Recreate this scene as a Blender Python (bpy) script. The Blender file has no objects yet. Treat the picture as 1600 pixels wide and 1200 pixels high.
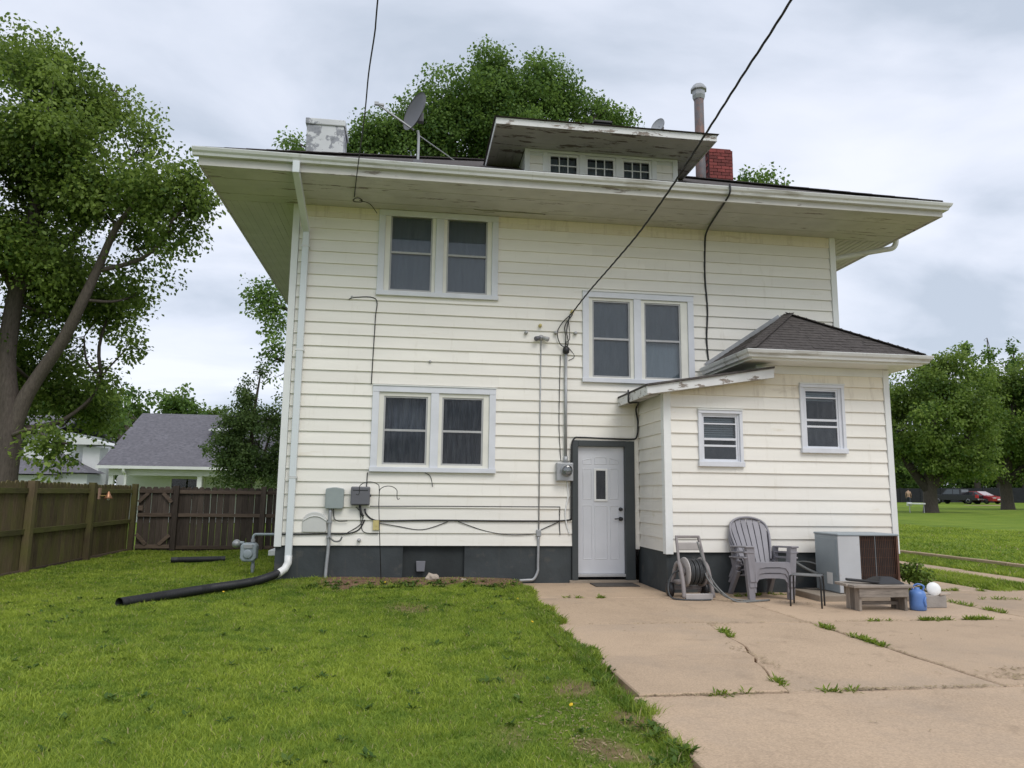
import bpy, math, random
import numpy as np
from mathutils import Vector, Matrix
random.seed(7); RNG = np.random.default_rng(11)
R = math.radians
SC = bpy.context.scene
COL = SC.collection

# ------------------------------------------------------------------ camera
CAM_Z = 1.4
YAW, PITCH, ROLL = R(7.964), R(8.545), R(0.688)
f = Vector((math.sin(YAW)*math.cos(PITCH), math.cos(YAW)*math.cos(PITCH), math.sin(PITCH)))
r0 = Vector((math.cos(YAW), -math.sin(YAW), 0)); u0 = r0.cross(f)
rr = r0*math.cos(ROLL)+u0*math.sin(ROLL); uu = u0*math.cos(ROLL)-r0*math.sin(ROLL)
cd = bpy.data.cameras.new('camera'); cam = bpy.data.objects.new('camera', cd); COL.objects.link(cam)
cd.sensor_width = 36; cd.sensor_fit = 'HORIZONTAL'; cd.lens = 1145.14/1600*36
cd.clip_start = .05; cd.clip_end = 2000
cam.matrix_world = Matrix(((rr.x, uu.x, -f.x, 0), (rr.y, uu.y, -f.y, 0), (rr.z, uu.z, -f.z, CAM_Z), (0, 0, 0, 1)))
SC.camera = cam
# ------------------------------------------------------------------ sky
SUN_EL, SUN_AZ = R(52), R(160)          # azimuth from +Y clockwise: behind the camera, a little to the right-hand side
W = bpy.data.worlds.new('World'); SC.world = W; W.use_nodes = True
nt = W.node_tree; nt.nodes.clear()
def wn(t, **k):
    n = nt.nodes.new(t)
    for a, b in k.items(): setattr(n, a, b)
    return n
out = wn('ShaderNodeOutputWorld'); bg = wn('ShaderNodeBackground'); sky = wn('ShaderNodeTexSky')
sky.sky_type = 'NISHITA'; sky.sun_disc = False; sky.sun_elevation = SUN_EL; sky.sun_rotation = SUN_AZ
tc = wn('ShaderNodeTexCoord'); sep = wn('ShaderNodeSeparateXYZ'); nt.links.new(tc.outputs['Generated'], sep.inputs[0])
zc = wn('ShaderNodeMath', operation='MAXIMUM'); zc.inputs[1].default_value = 0.0; nt.links.new(sep.outputs['Z'], zc.inputs[0])
za = wn('ShaderNodeMath', operation='ADD'); za.inputs[1].default_value = .22; nt.links.new(zc.outputs[0], za.inputs[0])
dx = wn('ShaderNodeMath', operation='DIVIDE'); dy = wn('ShaderNodeMath', operation='DIVIDE')
nt.links.new(sep.outputs['X'], dx.inputs[0]); nt.links.new(za.outputs[0], dx.inputs[1])
nt.links.new(sep.outputs['Y'], dy.inputs[0]); nt.links.new(za.outputs[0], dy.inputs[1])
cmb = wn('ShaderNodeCombineXYZ'); nt.links.new(dx.outputs[0], cmb.inputs[0]); nt.links.new(dy.outputs[0], cmb.inputs[1])
n1 = wn('ShaderNodeTexNoise'); n1.inputs['Scale'].default_value = 1.5; n1.inputs['Detail'].default_value = 7; n1.inputs['Roughness'].default_value = .5; n1.inputs['Distortion'].default_value = .35
mp = wn('ShaderNodeMapping'); mp.inputs['Location'].default_value = (3.1, 1.7, 0); mp.inputs['Scale'].default_value = (.8, 1.25, 1)
nt.links.new(cmb.outputs[0], mp.inputs[0]); nt.links.new(mp.outputs[0], n1.inputs['Vector'])
cr = wn('ShaderNodeValToRGB'); e = cr.color_ramp.elements
e[0].position = .36; e[0].color = (.46, .515, .605, 1); e[1].position = .63; e[1].color = (.76, .785, .865, 1)
m_ = e.new(.455); m_.color = (.60, .645, .74, 1); m_ = e.new(.53); m_.color = (.685, .72, .81, 1)
nt.links.new(n1.outputs['Fac'], cr.inputs[0])
sk = wn('ShaderNodeMix', data_type='RGBA'); sk.inputs[0].default_value = .9
sm = wn('ShaderNodeVectorMath', operation='SCALE'); sm.inputs['Scale'].default_value = .1
nt.links.new(sky.outputs[0], sm.inputs[0]); nt.links.new(sm.outputs[0], sk.inputs[6]); nt.links.new(cr.outputs[0], sk.inputs[7])
nt.links.new(sk.outputs[2], bg.inputs['Color']); bg.inputs['Strength'].default_value = 1.12
nt.links.new(bg.outputs[0], out.inputs[0])
# ------------------------------------------------------------------ sun (veiled by cloud)
sl = bpy.data.lights.new('sun', 'SUN'); sl.energy = 1.35; sl.angle = R(30); sl.color = (1, .965, .91)
so = bpy.data.objects.new('sun', sl); COL.objects.link(so)
sd = Vector((math.sin(SUN_AZ)*math.cos(SUN_EL), math.cos(SUN_AZ)*math.cos(SUN_EL), math.sin(SUN_EL)))
so.rotation_euler = sd.to_track_quat('Z', 'Y').to_euler(); so.location = (0, 0, 30)
SC.view_settings.view_transform = 'Standard'; SC.view_settings.look = 'None'
SC.view_settings.exposure = .24; SC.view_settings.gamma = 1

# ------------------------------------------------------------------ materials
MATS = {}
def newmat(name):
    m = bpy.data.materials.new(name); m.use_nodes = True
    t = m.node_tree; b = t.nodes['Principled BSDF']
    return m, t, b
def N(t, ty, **k):
    n = t.nodes.new(ty)
    for a, v in k.items():
        if a.startswith('_'): n.inputs[a[1:].replace('_', ' ')].default_value = v
        else: setattr(n, a, v)
    return n
def ramp(t, fac, stops):
    r = N(t, 'ShaderNodeValToRGB'); el = r.color_ramp.elements
    while len(el) > 1: el.remove(el[-1])
    el[0].position = stops[0][0]; el[0].color = (*stops[0][1], 1)
    for p, c in stops[1:]:
        q = el.new(p); q.color = (*c, 1)
    t.links.new(fac, r.inputs[0]); return r.outputs[0]
def mixc(t, fac, a, b, bt='MIX'):
    m = N(t, 'ShaderNodeMix', data_type='RGBA', blend_type=bt)
    for i, v in ((0, fac), (6, a), (7, b)):
        if isinstance(v, bpy.types.NodeSocket): t.links.new(v, m.inputs[i])
        elif i == 0: m.inputs[0].default_value = v
        else: m.inputs[i].default_value = (*v, 1)
    return m.outputs[2]
def coord(t, scale=(1, 1, 1), kind='Object', rnd=0):
    c = N(t, 'ShaderNodeTexCoord'); mp = N(t, 'ShaderNodeMapping'); mp.inputs['Scale'].default_value = scale
    t.links.new(c.outputs[kind], mp.inputs[0]); o = mp.outputs[0]
    if rnd:
        oi = N(t, 'ShaderNodeObjectInfo'); ad = N(t, 'ShaderNodeVectorMath', operation='ADD'); mu = N(t, 'ShaderNodeMath', operation='MULTIPLY'); mu.inputs[1].default_value = 37
        t.links.new(oi.outputs['Random'], mu.inputs[0]); t.links.new(o, ad.inputs[0]); t.links.new(mu.outputs[0], ad.inputs[1]); o = ad.outputs[0]
    return o
def noise(t, vec, scale, detail=4, rough=.55):
    n = N(t, 'ShaderNodeTexNoise', _Scale=scale, _Detail=detail, _Roughness=rough); t.links.new(vec, n.inputs['Vector']); return n.outputs['Fac']
def bump(t, b, h, strength, dist=.01):
    n = N(t, 'ShaderNodeBump', _Strength=strength, _Distance=dist); t.links.new(h, n.inputs['Height']); t.links.new(n.outputs[0], b.inputs['Normal'])
def mul(c, k): return tuple(min(1, v*k) for v in c)
def plain(name, c, rough=.6, var=.12, scale=6, metal=0, bmp=0, bscale=60, rnd=.06, stretch=(1, 1, 1), spec=.5, dirt=None, streak=None):
    """base colour with soft mottling, a per-object shift and optional dirt patches"""
    if name in MATS: return MATS[name]
    m, t, b = newmat(name); v = coord(t, stretch, rnd=1)
    col = ramp(t, noise(t, v, scale, 5), [(.3, mul(c, 1-var)), (.7, mul(c, 1+var*.6))])
    if rnd:
        oi = N(t, 'ShaderNodeObjectInfo'); mr = N(t, 'ShaderNodeMapRange'); mr.inputs['To Min'].default_value = 1-rnd; mr.inputs['To Max'].default_value = 1+rnd*.6
        t.links.new(oi.outputs['Random'], mr.inputs[0]); sc = N(t, 'ShaderNodeVectorMath', operation='SCALE'); t.links.new(col, sc.inputs[0]); t.links.new(mr.outputs[0], sc.inputs['Scale']); col = sc.outputs[0]
    if dirt:
        dc, amt, ds = dirt
        fac = ramp(t, noise(t, v, ds, 6, .65), [(1-amt-.1, (0, 0, 0)), (1-amt+.06, (1, 1, 1))]); col = mixc(t, fac, col, dc)
    if streak:      # runs of dirt that follow the rain
        fac = ramp(t, noise(t, coord(t, (7, 7, .55)), 1.6, 6, .7), [(1-streak[1]-.12, (0, 0, 0)), (1-streak[1]+.12, (.6, .6, .6))]); col = mixc(t, fac, col, streak[0])
    t.links.new(col, b.inputs['Base Color'])
    b.inputs['Roughness'].default_value = rough; b.inputs['Metallic'].default_value = metal; b.inputs['Specular IOR Level'].default_value = spec
    if bmp: bump(t, b, noise(t, v, bscale, 4), bmp)
    MATS[name] = m; return m
def peel(name, c, wood, amt, sc=(1, 4, 4), rough=.6):
    m, t, b = newmat(name); v = coord(t, sc); n = noise(t, v, 2.2, 9, .68)
    fac = ramp(t, n, [(amt, (1, 1, 1)), (amt+.025, (0, 0, 0))])
    base = ramp(t, noise(t, coord(t), 3, 4), [(.3, mul(c, .86)), (.7, c)])
    wd = ramp(t, noise(t, v, 11, 5), [(.3, mul(wood, .55)), (.7, wood)])
    t.links.new(mixc(t, fac, base, wd), b.inputs['Base Color']); b.inputs['Roughness'].default_value = rough
    bump(t, b, fac, -.35, .006); MATS[name] = m; return m
def woodm(name, c, axis_scale, moss=None, rough=.85):
    m, t, b = newmat(name); v = coord(t, axis_scale, rnd=1); n = noise(t, v, 5, 8, .7)
    col = ramp(t, n, [(.25, mul(c, .45)), (.5, c), (.78, mul(c, 1.5))])
    oi = N(t, 'ShaderNodeObjectInfo'); mr = N(t, 'ShaderNodeMapRange'); mr.inputs['To Min'].default_value = .62; mr.inputs['To Max'].default_value = 1.25
    t.links.new(oi.outputs['Random'], mr.inputs[0]); s = N(t, 'ShaderNodeVectorMath', operation='SCALE'); t.links.new(col, s.inputs[0]); t.links.new(mr.outputs[0], s.inputs['Scale']); col = s.outputs[0]
    if moss: col = mixc(t, ramp(t, noise(t, coord(t, rnd=1), 1.7, 5), [(.38, (0, 0, 0)), (.68, (.75, .75, .75))]), col, moss)
    t.links.new(col, b.inputs['Base Color']); b.inputs['Roughness'].default_value = rough; b.inputs['Specular IOR Level'].default_value = .25
    bump(t, b, n, .5, .006); MATS[name] = m; return m
def leafm(name, c1, c2, trans=.3, dry=None):
    """leaf: colour from the per-leaf 'tint' attribute, part of the light passes through"""
    m, t, b = newmat(name); a = N(t, 'ShaderNodeAttribute', attribute_name='tint')
    col = ramp(t, a.outputs['Fac'], [(0, c1), (1, c2)] if not dry else [(0, c1), (.86, c2), (.97, dry)])
    t.links.new(col, b.inputs['Base Color']); b.inputs['Roughness'].default_value = .55; b.inputs['Specular IOR Level'].default_value = .3
    tr = N(t, 'ShaderNodeBsdfTranslucent'); t.links.new(mixc(t, .35, col, (.16, .22, .02)), tr.inputs[0])
    mx = N(t, 'ShaderNodeMixShader', _Fac=trans); t.links.new(b.outputs[0], mx.inputs[1]); t.links.new(tr.outputs[0], mx.inputs[2])
    t.links.new(mx.outputs[0], t.nodes['Material Output'].inputs[0]); MATS[name] = m; return m
def glassm(name, tint=(.8, .85, .9), gl=.10, dirt=.25):
    """window pane: clear body, mirror-like skin, film of dust in streaks"""
    m, t, b = newmat(name); o = t.nodes['Material Output']
    tr = N(t, 'ShaderNodeBsdfTransparent'); tr.inputs[0].default_value = (*tint, 1)
    g = N(t, 'ShaderNodeBsdfGlossy'); g.inputs['Roughness'].default_value = .03
    fr = N(t, 'ShaderNodeFresnel'); fr.inputs['IOR'].default_value = 1.55
    ad = N(t, 'ShaderNodeMath', operation='ADD', use_clamp=True); ad.inputs[1].default_value = gl; t.links.new(fr.outputs[0], ad.inputs[0])
    mx = N(t, 'ShaderNodeMixShader'); t.links.new(ad.outputs[0], mx.inputs[0]); t.links.new(tr.outputs[0], mx.inputs[1]); t.links.new(g.outputs[0], mx.inputs[2])
    df = N(t, 'ShaderNodeBsdfDiffuse'); df.inputs[0].default_value = (.42, .46, .5, 1)
    st = noise(t, coord(t, (9, 9, 1.6)), 2.2, 6, .65)
    fac = ramp(t, st, [(.42, (0, 0, 0)), (.8, (dirt, dirt, dirt))])
    m2 = N(t, 'ShaderNodeMixShader'); t.links.new(fac, m2.inputs[0]); t.links.new(mx.outputs[0], m2.inputs[1]); t.links.new(df.outputs[0], m2.inputs[2])
    t.links.new(m2.outputs[0], o.inputs[0]); MATS[name] = m; return m

CREAM = plain('siding_cream', (.83, .80, .73), .5, .06, 1.3, rnd=.05, stretch=(.5, 1, 3), bmp=.12, bscale=2.6, dirt=((.68, .62, .50), .27, 2.2), streak=((.60, .56, .47), .30))
YELL = plain('siding_yellowed', (.82, .755, .62), .5, .08, 1.1, rnd=.05, bmp=.12, bscale=2.6, streak=((.46, .39, .29), .36), stretch=(.6, 1, 2), dirt=((.56, .48, .36), .32, 1.8))
TRIM = plain('trim_white', (.77, .78, .76), .45, .06, 3, dirt=((.55, .53, .46), .2, 3))
CASING = plain('casing_paint', (.68, .695, .735), .5, .07, 4, rnd=.02, dirt=((.5, .5, .48), .22, 5), stretch=(1, 1, 1))
SASH = plain('sash_cream', (.76, .745, .67), .45, .06, 5)
ALUM = plain('storm_sash_grey', (.42, .42, .42), .4, .1, 8)
GUT = plain('gutter_white', (.66, .67, .665), .35, .08, 2, stretch=(.4, 3, 3), dirt=((.36, .35, .31), .36, 2.5), streak=((.30, .29, .25), .3))
SOFF = peel('soffit_paint', (.57, .555, .515), (.29, .25, .21), .375, (.7, 5, 5))
SOFFS = peel('side_soffit_paint', (.585, .555, .545), (.3, .28, .25), .27, (5, .7, 5))
PEELW = peel('peeling_fascia', (.74, .74, .73), (.30, .25, .21), .40, (1.2, 4, 4))
PEELD = peel('peeling_dormer_soffit', (.60, .59, .56), (.24, .20, .17), .43, (.9, 4, 4))
FOUND = plain('foundation_paint', (.044, .052, .055), .8, .25, 2.2, bmp=.7, bscale=9, dirt=((.095, .09, .08), .34, 2.6), streak=((.11, .095, .075), .3))
DGREY = plain('door_frame_paint', (.048, .056, .058), .5, .1, 4)
DOORM = plain('door_paint', (.63, .64, .67), .38, .05, 3, rnd=0, dirt=((.5, .5, .5), .25, 4))
BLACK = plain('black_plastic', (.018, .018, .02), .45, .2, 8)
WIRE = plain('wire_rubber', (.022, .022, .024), .6, .2, 10)
GALV = plain('galvanised_metal', (.38, .39, .40), .45, .14, 9, metal=.35)
GBOX = plain('box_grey_green', (.30, .34, .335), .5, .06, 5)
GBOX2 = plain('box_dark_grey', (.13, .13, .145), .5, .06, 5)
COVER = plain('cover_plastic', (.62, .62, .59), .5, .06, 5)
YPLAS = plain('yellowed_plastic', (.62, .52, .22), .5, .1, 9)
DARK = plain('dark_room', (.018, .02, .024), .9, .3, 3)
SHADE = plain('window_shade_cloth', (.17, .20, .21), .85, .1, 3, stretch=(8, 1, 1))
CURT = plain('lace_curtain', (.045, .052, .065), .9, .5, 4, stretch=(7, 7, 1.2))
BLIND = plain('blind_slat', (.40, .45, .44), .6, .1, 4)
GLASS = glassm('pane_glass', gl=.02, dirt=.10); GLASS2 = glassm('pane_glass_streaked', gl=.0, dirt=.10)
SCREEN = plain('insect_screen', (.075, .08, .09), .8, .05, 4)
ROOFM = None
def shinglem(name, c, sc=1.0):
    m, t, b = newmat(name); v = coord(t, (1, 1, 1))
    n = noise(t, v, 14*sc, 3, .6); n2 = noise(t, v, 1.1, 3)
    col = mixc(t, n2, ramp(t, n, [(.3, mul(c, .55)), (.7, mul(c, 1.35))]), mul(c, .8)); t.links.new(col, b.inputs['Base Color'])
    b.inputs['Roughness'].default_value = .95; b.inputs['Specular IOR Level'].default_value = .15; bump(t, b, noise(t, v, 60*sc, 3), .5, .01); MATS[name] = m; return m
SHING = shinglem('brown_shingles', (.105, .094, .090)); SHING2 = shinglem('grey_shingles', (.17, .165, .185), .55)
BRICKM = plain('red_painted_brick', (.235, .050, .045), .85, .3, 9, bmp=.6, bscale=40, rnd=.35, dirt=((.10, .05, .045), .3, 6))
MORTAR = plain('dark_mortar', (.10, .04, .038), .9, .2, 9)
STUCCO = peel('chimney_render', (.66, .67, .68), (.36, .37, .40), .46, (1.1, 1.1, 1.3), .85)
RUST = plain('flue_metal', (.13, .12, .125), .6, .3, 3, metal=.2, dirt=((.20, .11, .085), .45, 3.5))
FENCEM = woodm('fence_wood_mossy', (.115, .085, .05), (9, 9, .7), moss=(.12, .118, .034))
FENCED = woodm('fence_wood_dark', (.085, .066, .053), (9, 9, .7))
RAILM = woodm('fence_rail_wood', (.12, .088, .066), (.8, .8, 9)); RAILG = woodm('fence_rail_mossy', (.095, .085, .035), (9, .8, 9), moss=(.11, .115, .03))
BENCHM = woodm('weathered_bench_wood', (.27, .235, .20), (1, 9, 9)); BENCHV = woodm('weathered_bench_upright', (.25, .215, .18), (9, 9, 1))
BARK = woodm('maple_bark', (.112, .092, .078), (6, 6, 1.3)); BARKD = woodm('dark_bark', (.085, .07, .058), (5, 5, 1.1)); TWIG = plain('bare_twigs', (.22, .18, .16), .9, .2, 4)
CHAIRM = plain('grey_chair_resin', (.255, .245, .265), .5, .08, 6, rnd=.05, dirt=((.32, .30, .28), .26, 7))
REELM = plain('taupe_reel_plastic', (.245, .22, .215), .55, .12, 7, dirt=((.36, .32, .28), .28, 8)); REELP = plain('pale_reel_plastic', (.42, .39, .37), .5, .08, 7); PURP = plain('purple_plastic', (.10, .028, .20), .3, .08, 7)
HOSE = plain('dark_hose', (.045, .048, .05), .45, .15, 12); HOSEG = plain('grey_hose', (.16, .165, .16), .5, .15, 12)
STEELB = plain('black_steel', (.016, .016, .017), .4, .15, 9); TTOP = plain('table_top_grey', (.13, .135, .14), .35, .1, 6)
ACB = plain('ac_blue_grey', (.30, .345, .37), .5, .08, 4, dirt=((.23, .25, .25), .28, 4)); ACL = plain('ac_light_grey', (.52, .53, .54), .5, .06, 4, dirt=((.38, .36, .33), .24, 4), streak=((.36, .33, .29), .24)); RUSTY = plain('rusty_grille', (.12, .058, .036), .8, .35, 8, dirt=((.26, .2, .17), .22, 7))
COIL = plain('coil_dark', (.030, .024, .022), .7, .4, 12, stretch=(12, 1, 1))
PADM = plain('concrete_pad', (.30, .25, .195), .9, .15, 4, bmp=.4, bscale=50)
BLUE = plain('blue_jug_plastic', (.105, .215, .50), .4, .08, 5); WHITEP = plain('white_plastic', (.8, .8, .78), .4, .05, 5)
STONE = plain('pale_stone', (.44, .37, .30), .9, .2, 6, bmp=.6, bscale=12); CINDER = plain('grey_block', (.33, .30, .27), .95, .15, 8, bmp=.6, bscale=40)
PIPEB = plain('black_drain_pipe', (.020, .020, .022), .5, .25, 6, dirt=((.075, .07, .062), .2, 5))
CLEARP = glassm('meter_glass', (.85, .9, .9), .12, .12)
DISHM = plain('dish_grey', (.11, .11, .12), .5, .06, 4); DISHL = plain('dish_pale', (.42, .43, .45), .5, .06, 4)
MATM = plain('door_mat_fibre', (.085, .075, .065), .95, .3, 25); 
def concretem(name, c):
    m, t, b = newmat(name); v = coord(t, rnd=1)
    col = ramp(t, noise(t, v, 1.3, 6, .6), [(.28, mul(c, .80)), (.5, c), (.75, mul(c, 1.10))])
    fine = noise(t, v, 75, 3, .7); col = mixc(t, .5, col, ramp(t, fine, [(.3, mul(c, .55)), (.7, mul(c, 1.3))]))
    st = ramp(t, noise(t, v, 3.4, 7, .7), [(.56, (0, 0, 0)), (.74, (.6, .6, .6))]); col = mixc(t, st, col, mul(c, .60)); s2 = ramp(t, noise(t, v, .7, 5, .65), [(.5, (0, 0, 0)), (.72, (.5, .5, .5))]); col = mixc(t, s2, col, (.33, .27, .215))
    oi = N(t, 'ShaderNodeObjectInfo'); mr = N(t, 'ShaderNodeMapRange'); mr.inputs['To Min'].default_value = .90; mr.inputs['To Max'].default_value = 1.06
    t.links.new(oi.outputs['Random'], mr.inputs[0]); s = N(t, 'ShaderNodeVectorMath', operation='SCALE'); t.links.new(col, s.inputs[0]); t.links.new(mr.outputs[0], s.inputs['Scale'])
    t.links.new(s.outputs[0], b.inputs['Base Color']); b.inputs['Roughness'].default_value = .9; b.inputs['Specular IOR Level'].default_value = .2
    bump(t, b, fine, .35, .004); MATS[name] = m; return m
CONC = concretem('tan_concrete', (.50, .372, .258))
GRASSM = leafm('grass_blades', (.105, .195, .023), (.43, .52, .072), .45, (.50, .42, .22))
WEEDM = leafm('weed_leaves', (.045, .10, .014), (.13, .2, .035), .25)
STRAW = plain('dry_straw', (.34, .26, .15), .9, .25, 9)
LEAF_A = leafm('maple_leaves', (.065, .128, .024), (.29, .39, .085), .52)
LEAF_B = leafm('oak_leaves', (.062, .135, .034), (.24, .37, .09), .52)
LEAF_C = leafm('dark_fine_leaves', (.055, .105, .035), (.17, .25, .085), .45)
LEAF_D = leafm('far_leaves', (.06, .13, .03), (.22, .34, .08), .5)
LEAF_Y = leafm('bright_far_leaves', (.07, .13, .02), (.20, .29, .05), .34)

# ------------------------------------------------------------------ mesh helpers
class MB:
    def __init__(s): s.v = []; s.f = []
    def add(s, vs, fs):
        o = len(s.v); s.v += [tuple(p) for p in vs]; s.f += [tuple(i+o for i in q) for q in fs]; return s
    def box(s, x0, x1, y0, y1, z0, z1):
        return s.add([(x0, y0, z0), (x1, y0, z0), (x1, y1, z0), (x0, y1, z0), (x0, y0, z1), (x1, y0, z1), (x1, y1, z1), (x0, y1, z1)],
                     [(0, 3, 2, 1), (4, 5, 6, 7), (0, 1, 5, 4), (1, 2, 6, 5), (2, 3, 7, 6), (3, 0, 4, 7)])
    def hexa(s, p): return s.add(p, [(0, 3, 2, 1), (4, 5, 6, 7), (0, 1, 5, 4), (1, 2, 6, 5), (2, 3, 7, 6), (3, 0, 4, 7)])
    def obox(s, c, u, v, w):
        """oriented box: centre and three half-axis vectors"""
        c, u, v, w = map(Vector, (c, u, v, w))
        return s.hexa([c-u-v-w, c+u-v-w, c+u+v-w, c-u+v-w, c-u-v+w, c+u-v+w, c+u+v+w, c-u+v+w])
    def bar(s, a, b, w, h, up=(0, 0, 1)):
        a, b = Vector(a), Vector(b); d = (b-a); L = d.length; d.normalize(); up = Vector(up)
        if abs(d.dot(up)) > .95: up = Vector((0, 1, 0))
        sx = d.cross(up).normalized(); sz = sx.cross(d).normalized()
        return s.obox((a+b)/2, d*(L/2), sx*(w/2), sz*(h/2))
    def prism(s, poly, axis, a, b):
        """closed 2-D outline extruded along an axis from a to b"""
        def P(q, t): return {'x': (t, q[0], q[1]), 'y': (q[0], t, q[1]), 'z': (q[0], q[1], t)}[axis]
        n = len(poly)
        return s.add([P(q, a) for q in poly]+[P(q, b) for q in poly], [tuple(range(n))[::-1], tuple(range(n, 2*n))]+[(i, (i+1) % n, n+(i+1) % n, n+i) for i in range(n)])
    def tube(s, pts, r, n=8, caps=True):
        pts = [Vector(p) for p in pts]; m = len(pts); rad = r if hasattr(r, '__len__') else [r]*m
        vs = []; nx = None
        for i, p in enumerate(pts):
            d = (pts[min(i+1, m-1)]-pts[max(i-1, 0)]).normalized()
            if nx is None: nx = d.orthogonal().normalized()
            nx = (nx-d*nx.dot(d)).normalized() if (nx-d*nx.dot(d)).length > 1e-6 else d.orthogonal().normalized()
            ny = d.cross(nx)
            for k in range(n):
                a = 2*math.pi*k/n; vs.append(p+(nx*math.cos(a)+ny*math.sin(a))*rad[i])
        fs = [(i*n+k, i*n+(k+1) % n, (i+1)*n+(k+1) % n, (i+1)*n+k) for i in range(m-1) for k in range(n)]
        if caps: fs += [tuple(range(n))[::-1], tuple(range((m-1)*n, m*n))]
        return s.add(vs, fs)
    def lathe(s, prof, o, ax=(0, 0, 1), n=20):
        """profile of (radius, height) turned round an axis through o"""
        o = Vector(o); ax = Vector(ax).normalized(); a1 = ax.orthogonal().normalized(); a2 = ax.cross(a1); m = len(prof)
        vs = [o+ax*h+(a1*math.cos(2*math.pi*k/n)+a2*math.sin(2*math.pi*k/n))*q for q, h in prof for k in range(n)]
        fs = [(i*n+k, i*n+(k+1) % n, (i+1)*n+(k+1) % n, (i+1)*n+k) for i in range(m-1) for k in range(n)]
        return s.add(vs, fs+[tuple(range(n))[::-1], tuple(range((m-1)*n, m*n))])
    def sweep(s, prof, path, closed=False):
        """profile (offset outward, z) carried along a level plan path with mitred corners; outward is to the right of travel"""
        P = [Vector((p[0], p[1])) for p in path]; m = len(P); n = len(prof); vs = []
        for i in range(m):
            d0 = (P[i]-P[i-1]).normalized() if i else (P[1]-P[0]).normalized(); d1 = (P[i+1]-P[i]).normalized() if i < m-1 else d0
            n0 = Vector((d0.y, -d0.x)); n1_ = Vector((d1.y, -d1.x)); b = (n0+n1_).normalized(); k = 1/max(.3, b.dot(n0))
            z = path[i][2]
            vs += [(P[i].x+b.x*k*q, P[i].y+b.y*k*q, z+h) for q, h in prof]
        fs = [(i*n+k, i*n+(k+1) % n, (i+1)*n+(k+1) % n, (i+1)*n+k) for i in range(m-1) for k in range(n)]
        return s.add(vs, fs+[tuple(range(n)), tuple(range((m-1)*n, m*n))[::-1]])
ORG = {}
def tag(o, label=None, cat=None, group=None, kind=None):
    for k, v in (('label', label), ('category', cat), ('group', group), ('kind', kind)):
        if v: o[k] = v
    return o
def thing(name, label, cat, loc=(0, 0, 0), group=None):
    o = bpy.data.objects.new(name, None); COL.objects.link(o); o.location = loc; o.empty_display_size = .2; ORG[o.name] = Vector(loc)
    return tag(o, label, cat, group)
def mesh(mb, name, mat, org=Vector((0, 0, 0)), smooth=False):
    me = bpy.data.meshes.new(name); me.from_pydata([(p[0]-org.x, p[1]-org.y, p[2]-org.z) for p in mb.v], [], mb.f); me.materials.append(mat)
    if smooth: me.polygons.foreach_set('use_smooth', [True]*len(me.polygons))
    me.update(); return me
def fixn(me):
    import bmesh
    b = bmesh.new(); b.from_mesh(me); bmesh.ops.recalc_face_normals(b, faces=b.faces); b.to_mesh(me); b.free()
def bevel(o, w, seg=2):
    md = o.modifiers.new('bevel', 'BEVEL'); md.width = w; md.segments = seg; md.limit_method = 'ANGLE'; md.angle_limit = R(40); return o
def part(name, mb, mat, parent, smooth=False, bev=0, label=None):
    org = ORG[parent.name]; me = mesh(mb, name, mat, org, smooth); fixn(me)
    o = bpy.data.objects.new(name, me); COL.objects.link(o); o.parent = parent; ORG[o.name] = org
    if bev: bevel(o, bev)
    if label: o['label'] = label
    return o
def solo(name, mb, mat, label, cat, loc, group=None, smooth=False, bev=0, kind=None):
    loc = Vector(loc); me = mesh(mb, name, mat, loc, smooth); fixn(me)
    o = bpy.data.objects.new(name, me); COL.objects.link(o); o.location = loc; ORG[o.name] = loc
    if bev: bevel(o, bev)
    return tag(o, label, cat, group, kind)
def inst(name, me, parent, loc, rot=(0, 0, 0), scale=(1, 1, 1)):
    """a piece that shares mesh data; loc is in world space"""
    o = bpy.data.objects.new(name, me); COL.objects.link(o); o.parent = parent; o.location = Vector(loc)-ORG[parent.name]; o.rotation_euler = rot; o.scale = scale
    ORG[o.name] = ORG[parent.name]; return o
def bigmesh(name, V, Fq, mat, tint=None, nper=4):
    me = bpy.data.meshes.new(name); nv = len(V); nf = len(Fq)
    me.vertices.add(nv); me.vertices.foreach_set('co', np.asarray(V, np.float32).ravel())
    me.loops.add(nf*nper); me.loops.foreach_set('vertex_index', np.asarray(Fq, np.int32).ravel())
    me.polygons.add(nf); me.polygons.foreach_set('loop_start', np.arange(0, nf*nper, nper, dtype=np.int32)); me.polygons.foreach_set('loop_total', np.full(nf, nper, np.int32))
    if tint is not None:
        a = me.attributes.new('tint', 'FLOAT', 'POINT'); a.data.foreach_set('value', np.asarray(tint, np.float32))
    me.materials.append(mat); me.update(calc_edges=True); me.validate(); return me
def smooth_path(pts, n=6):
    P = [Vector(p) for p in pts]; o = []
    for i in range(len(P)-1):
        p0, p1, p2, p3 = P[max(i-1, 0)], P[i], P[i+1], P[min(i+2, len(P)-1)]
        for k in range(n):
            t_ = k/n; o.append(.5*((2*p1)+(p2-p0)*t_+(2*p0-5*p1+4*p2-p3)*t_*t_+(3*p1-p0-3*p2+p3)*t_**3))
    return o+[P[-1]]
def lerp(a, b, t): return a+(b-a)*t

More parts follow.
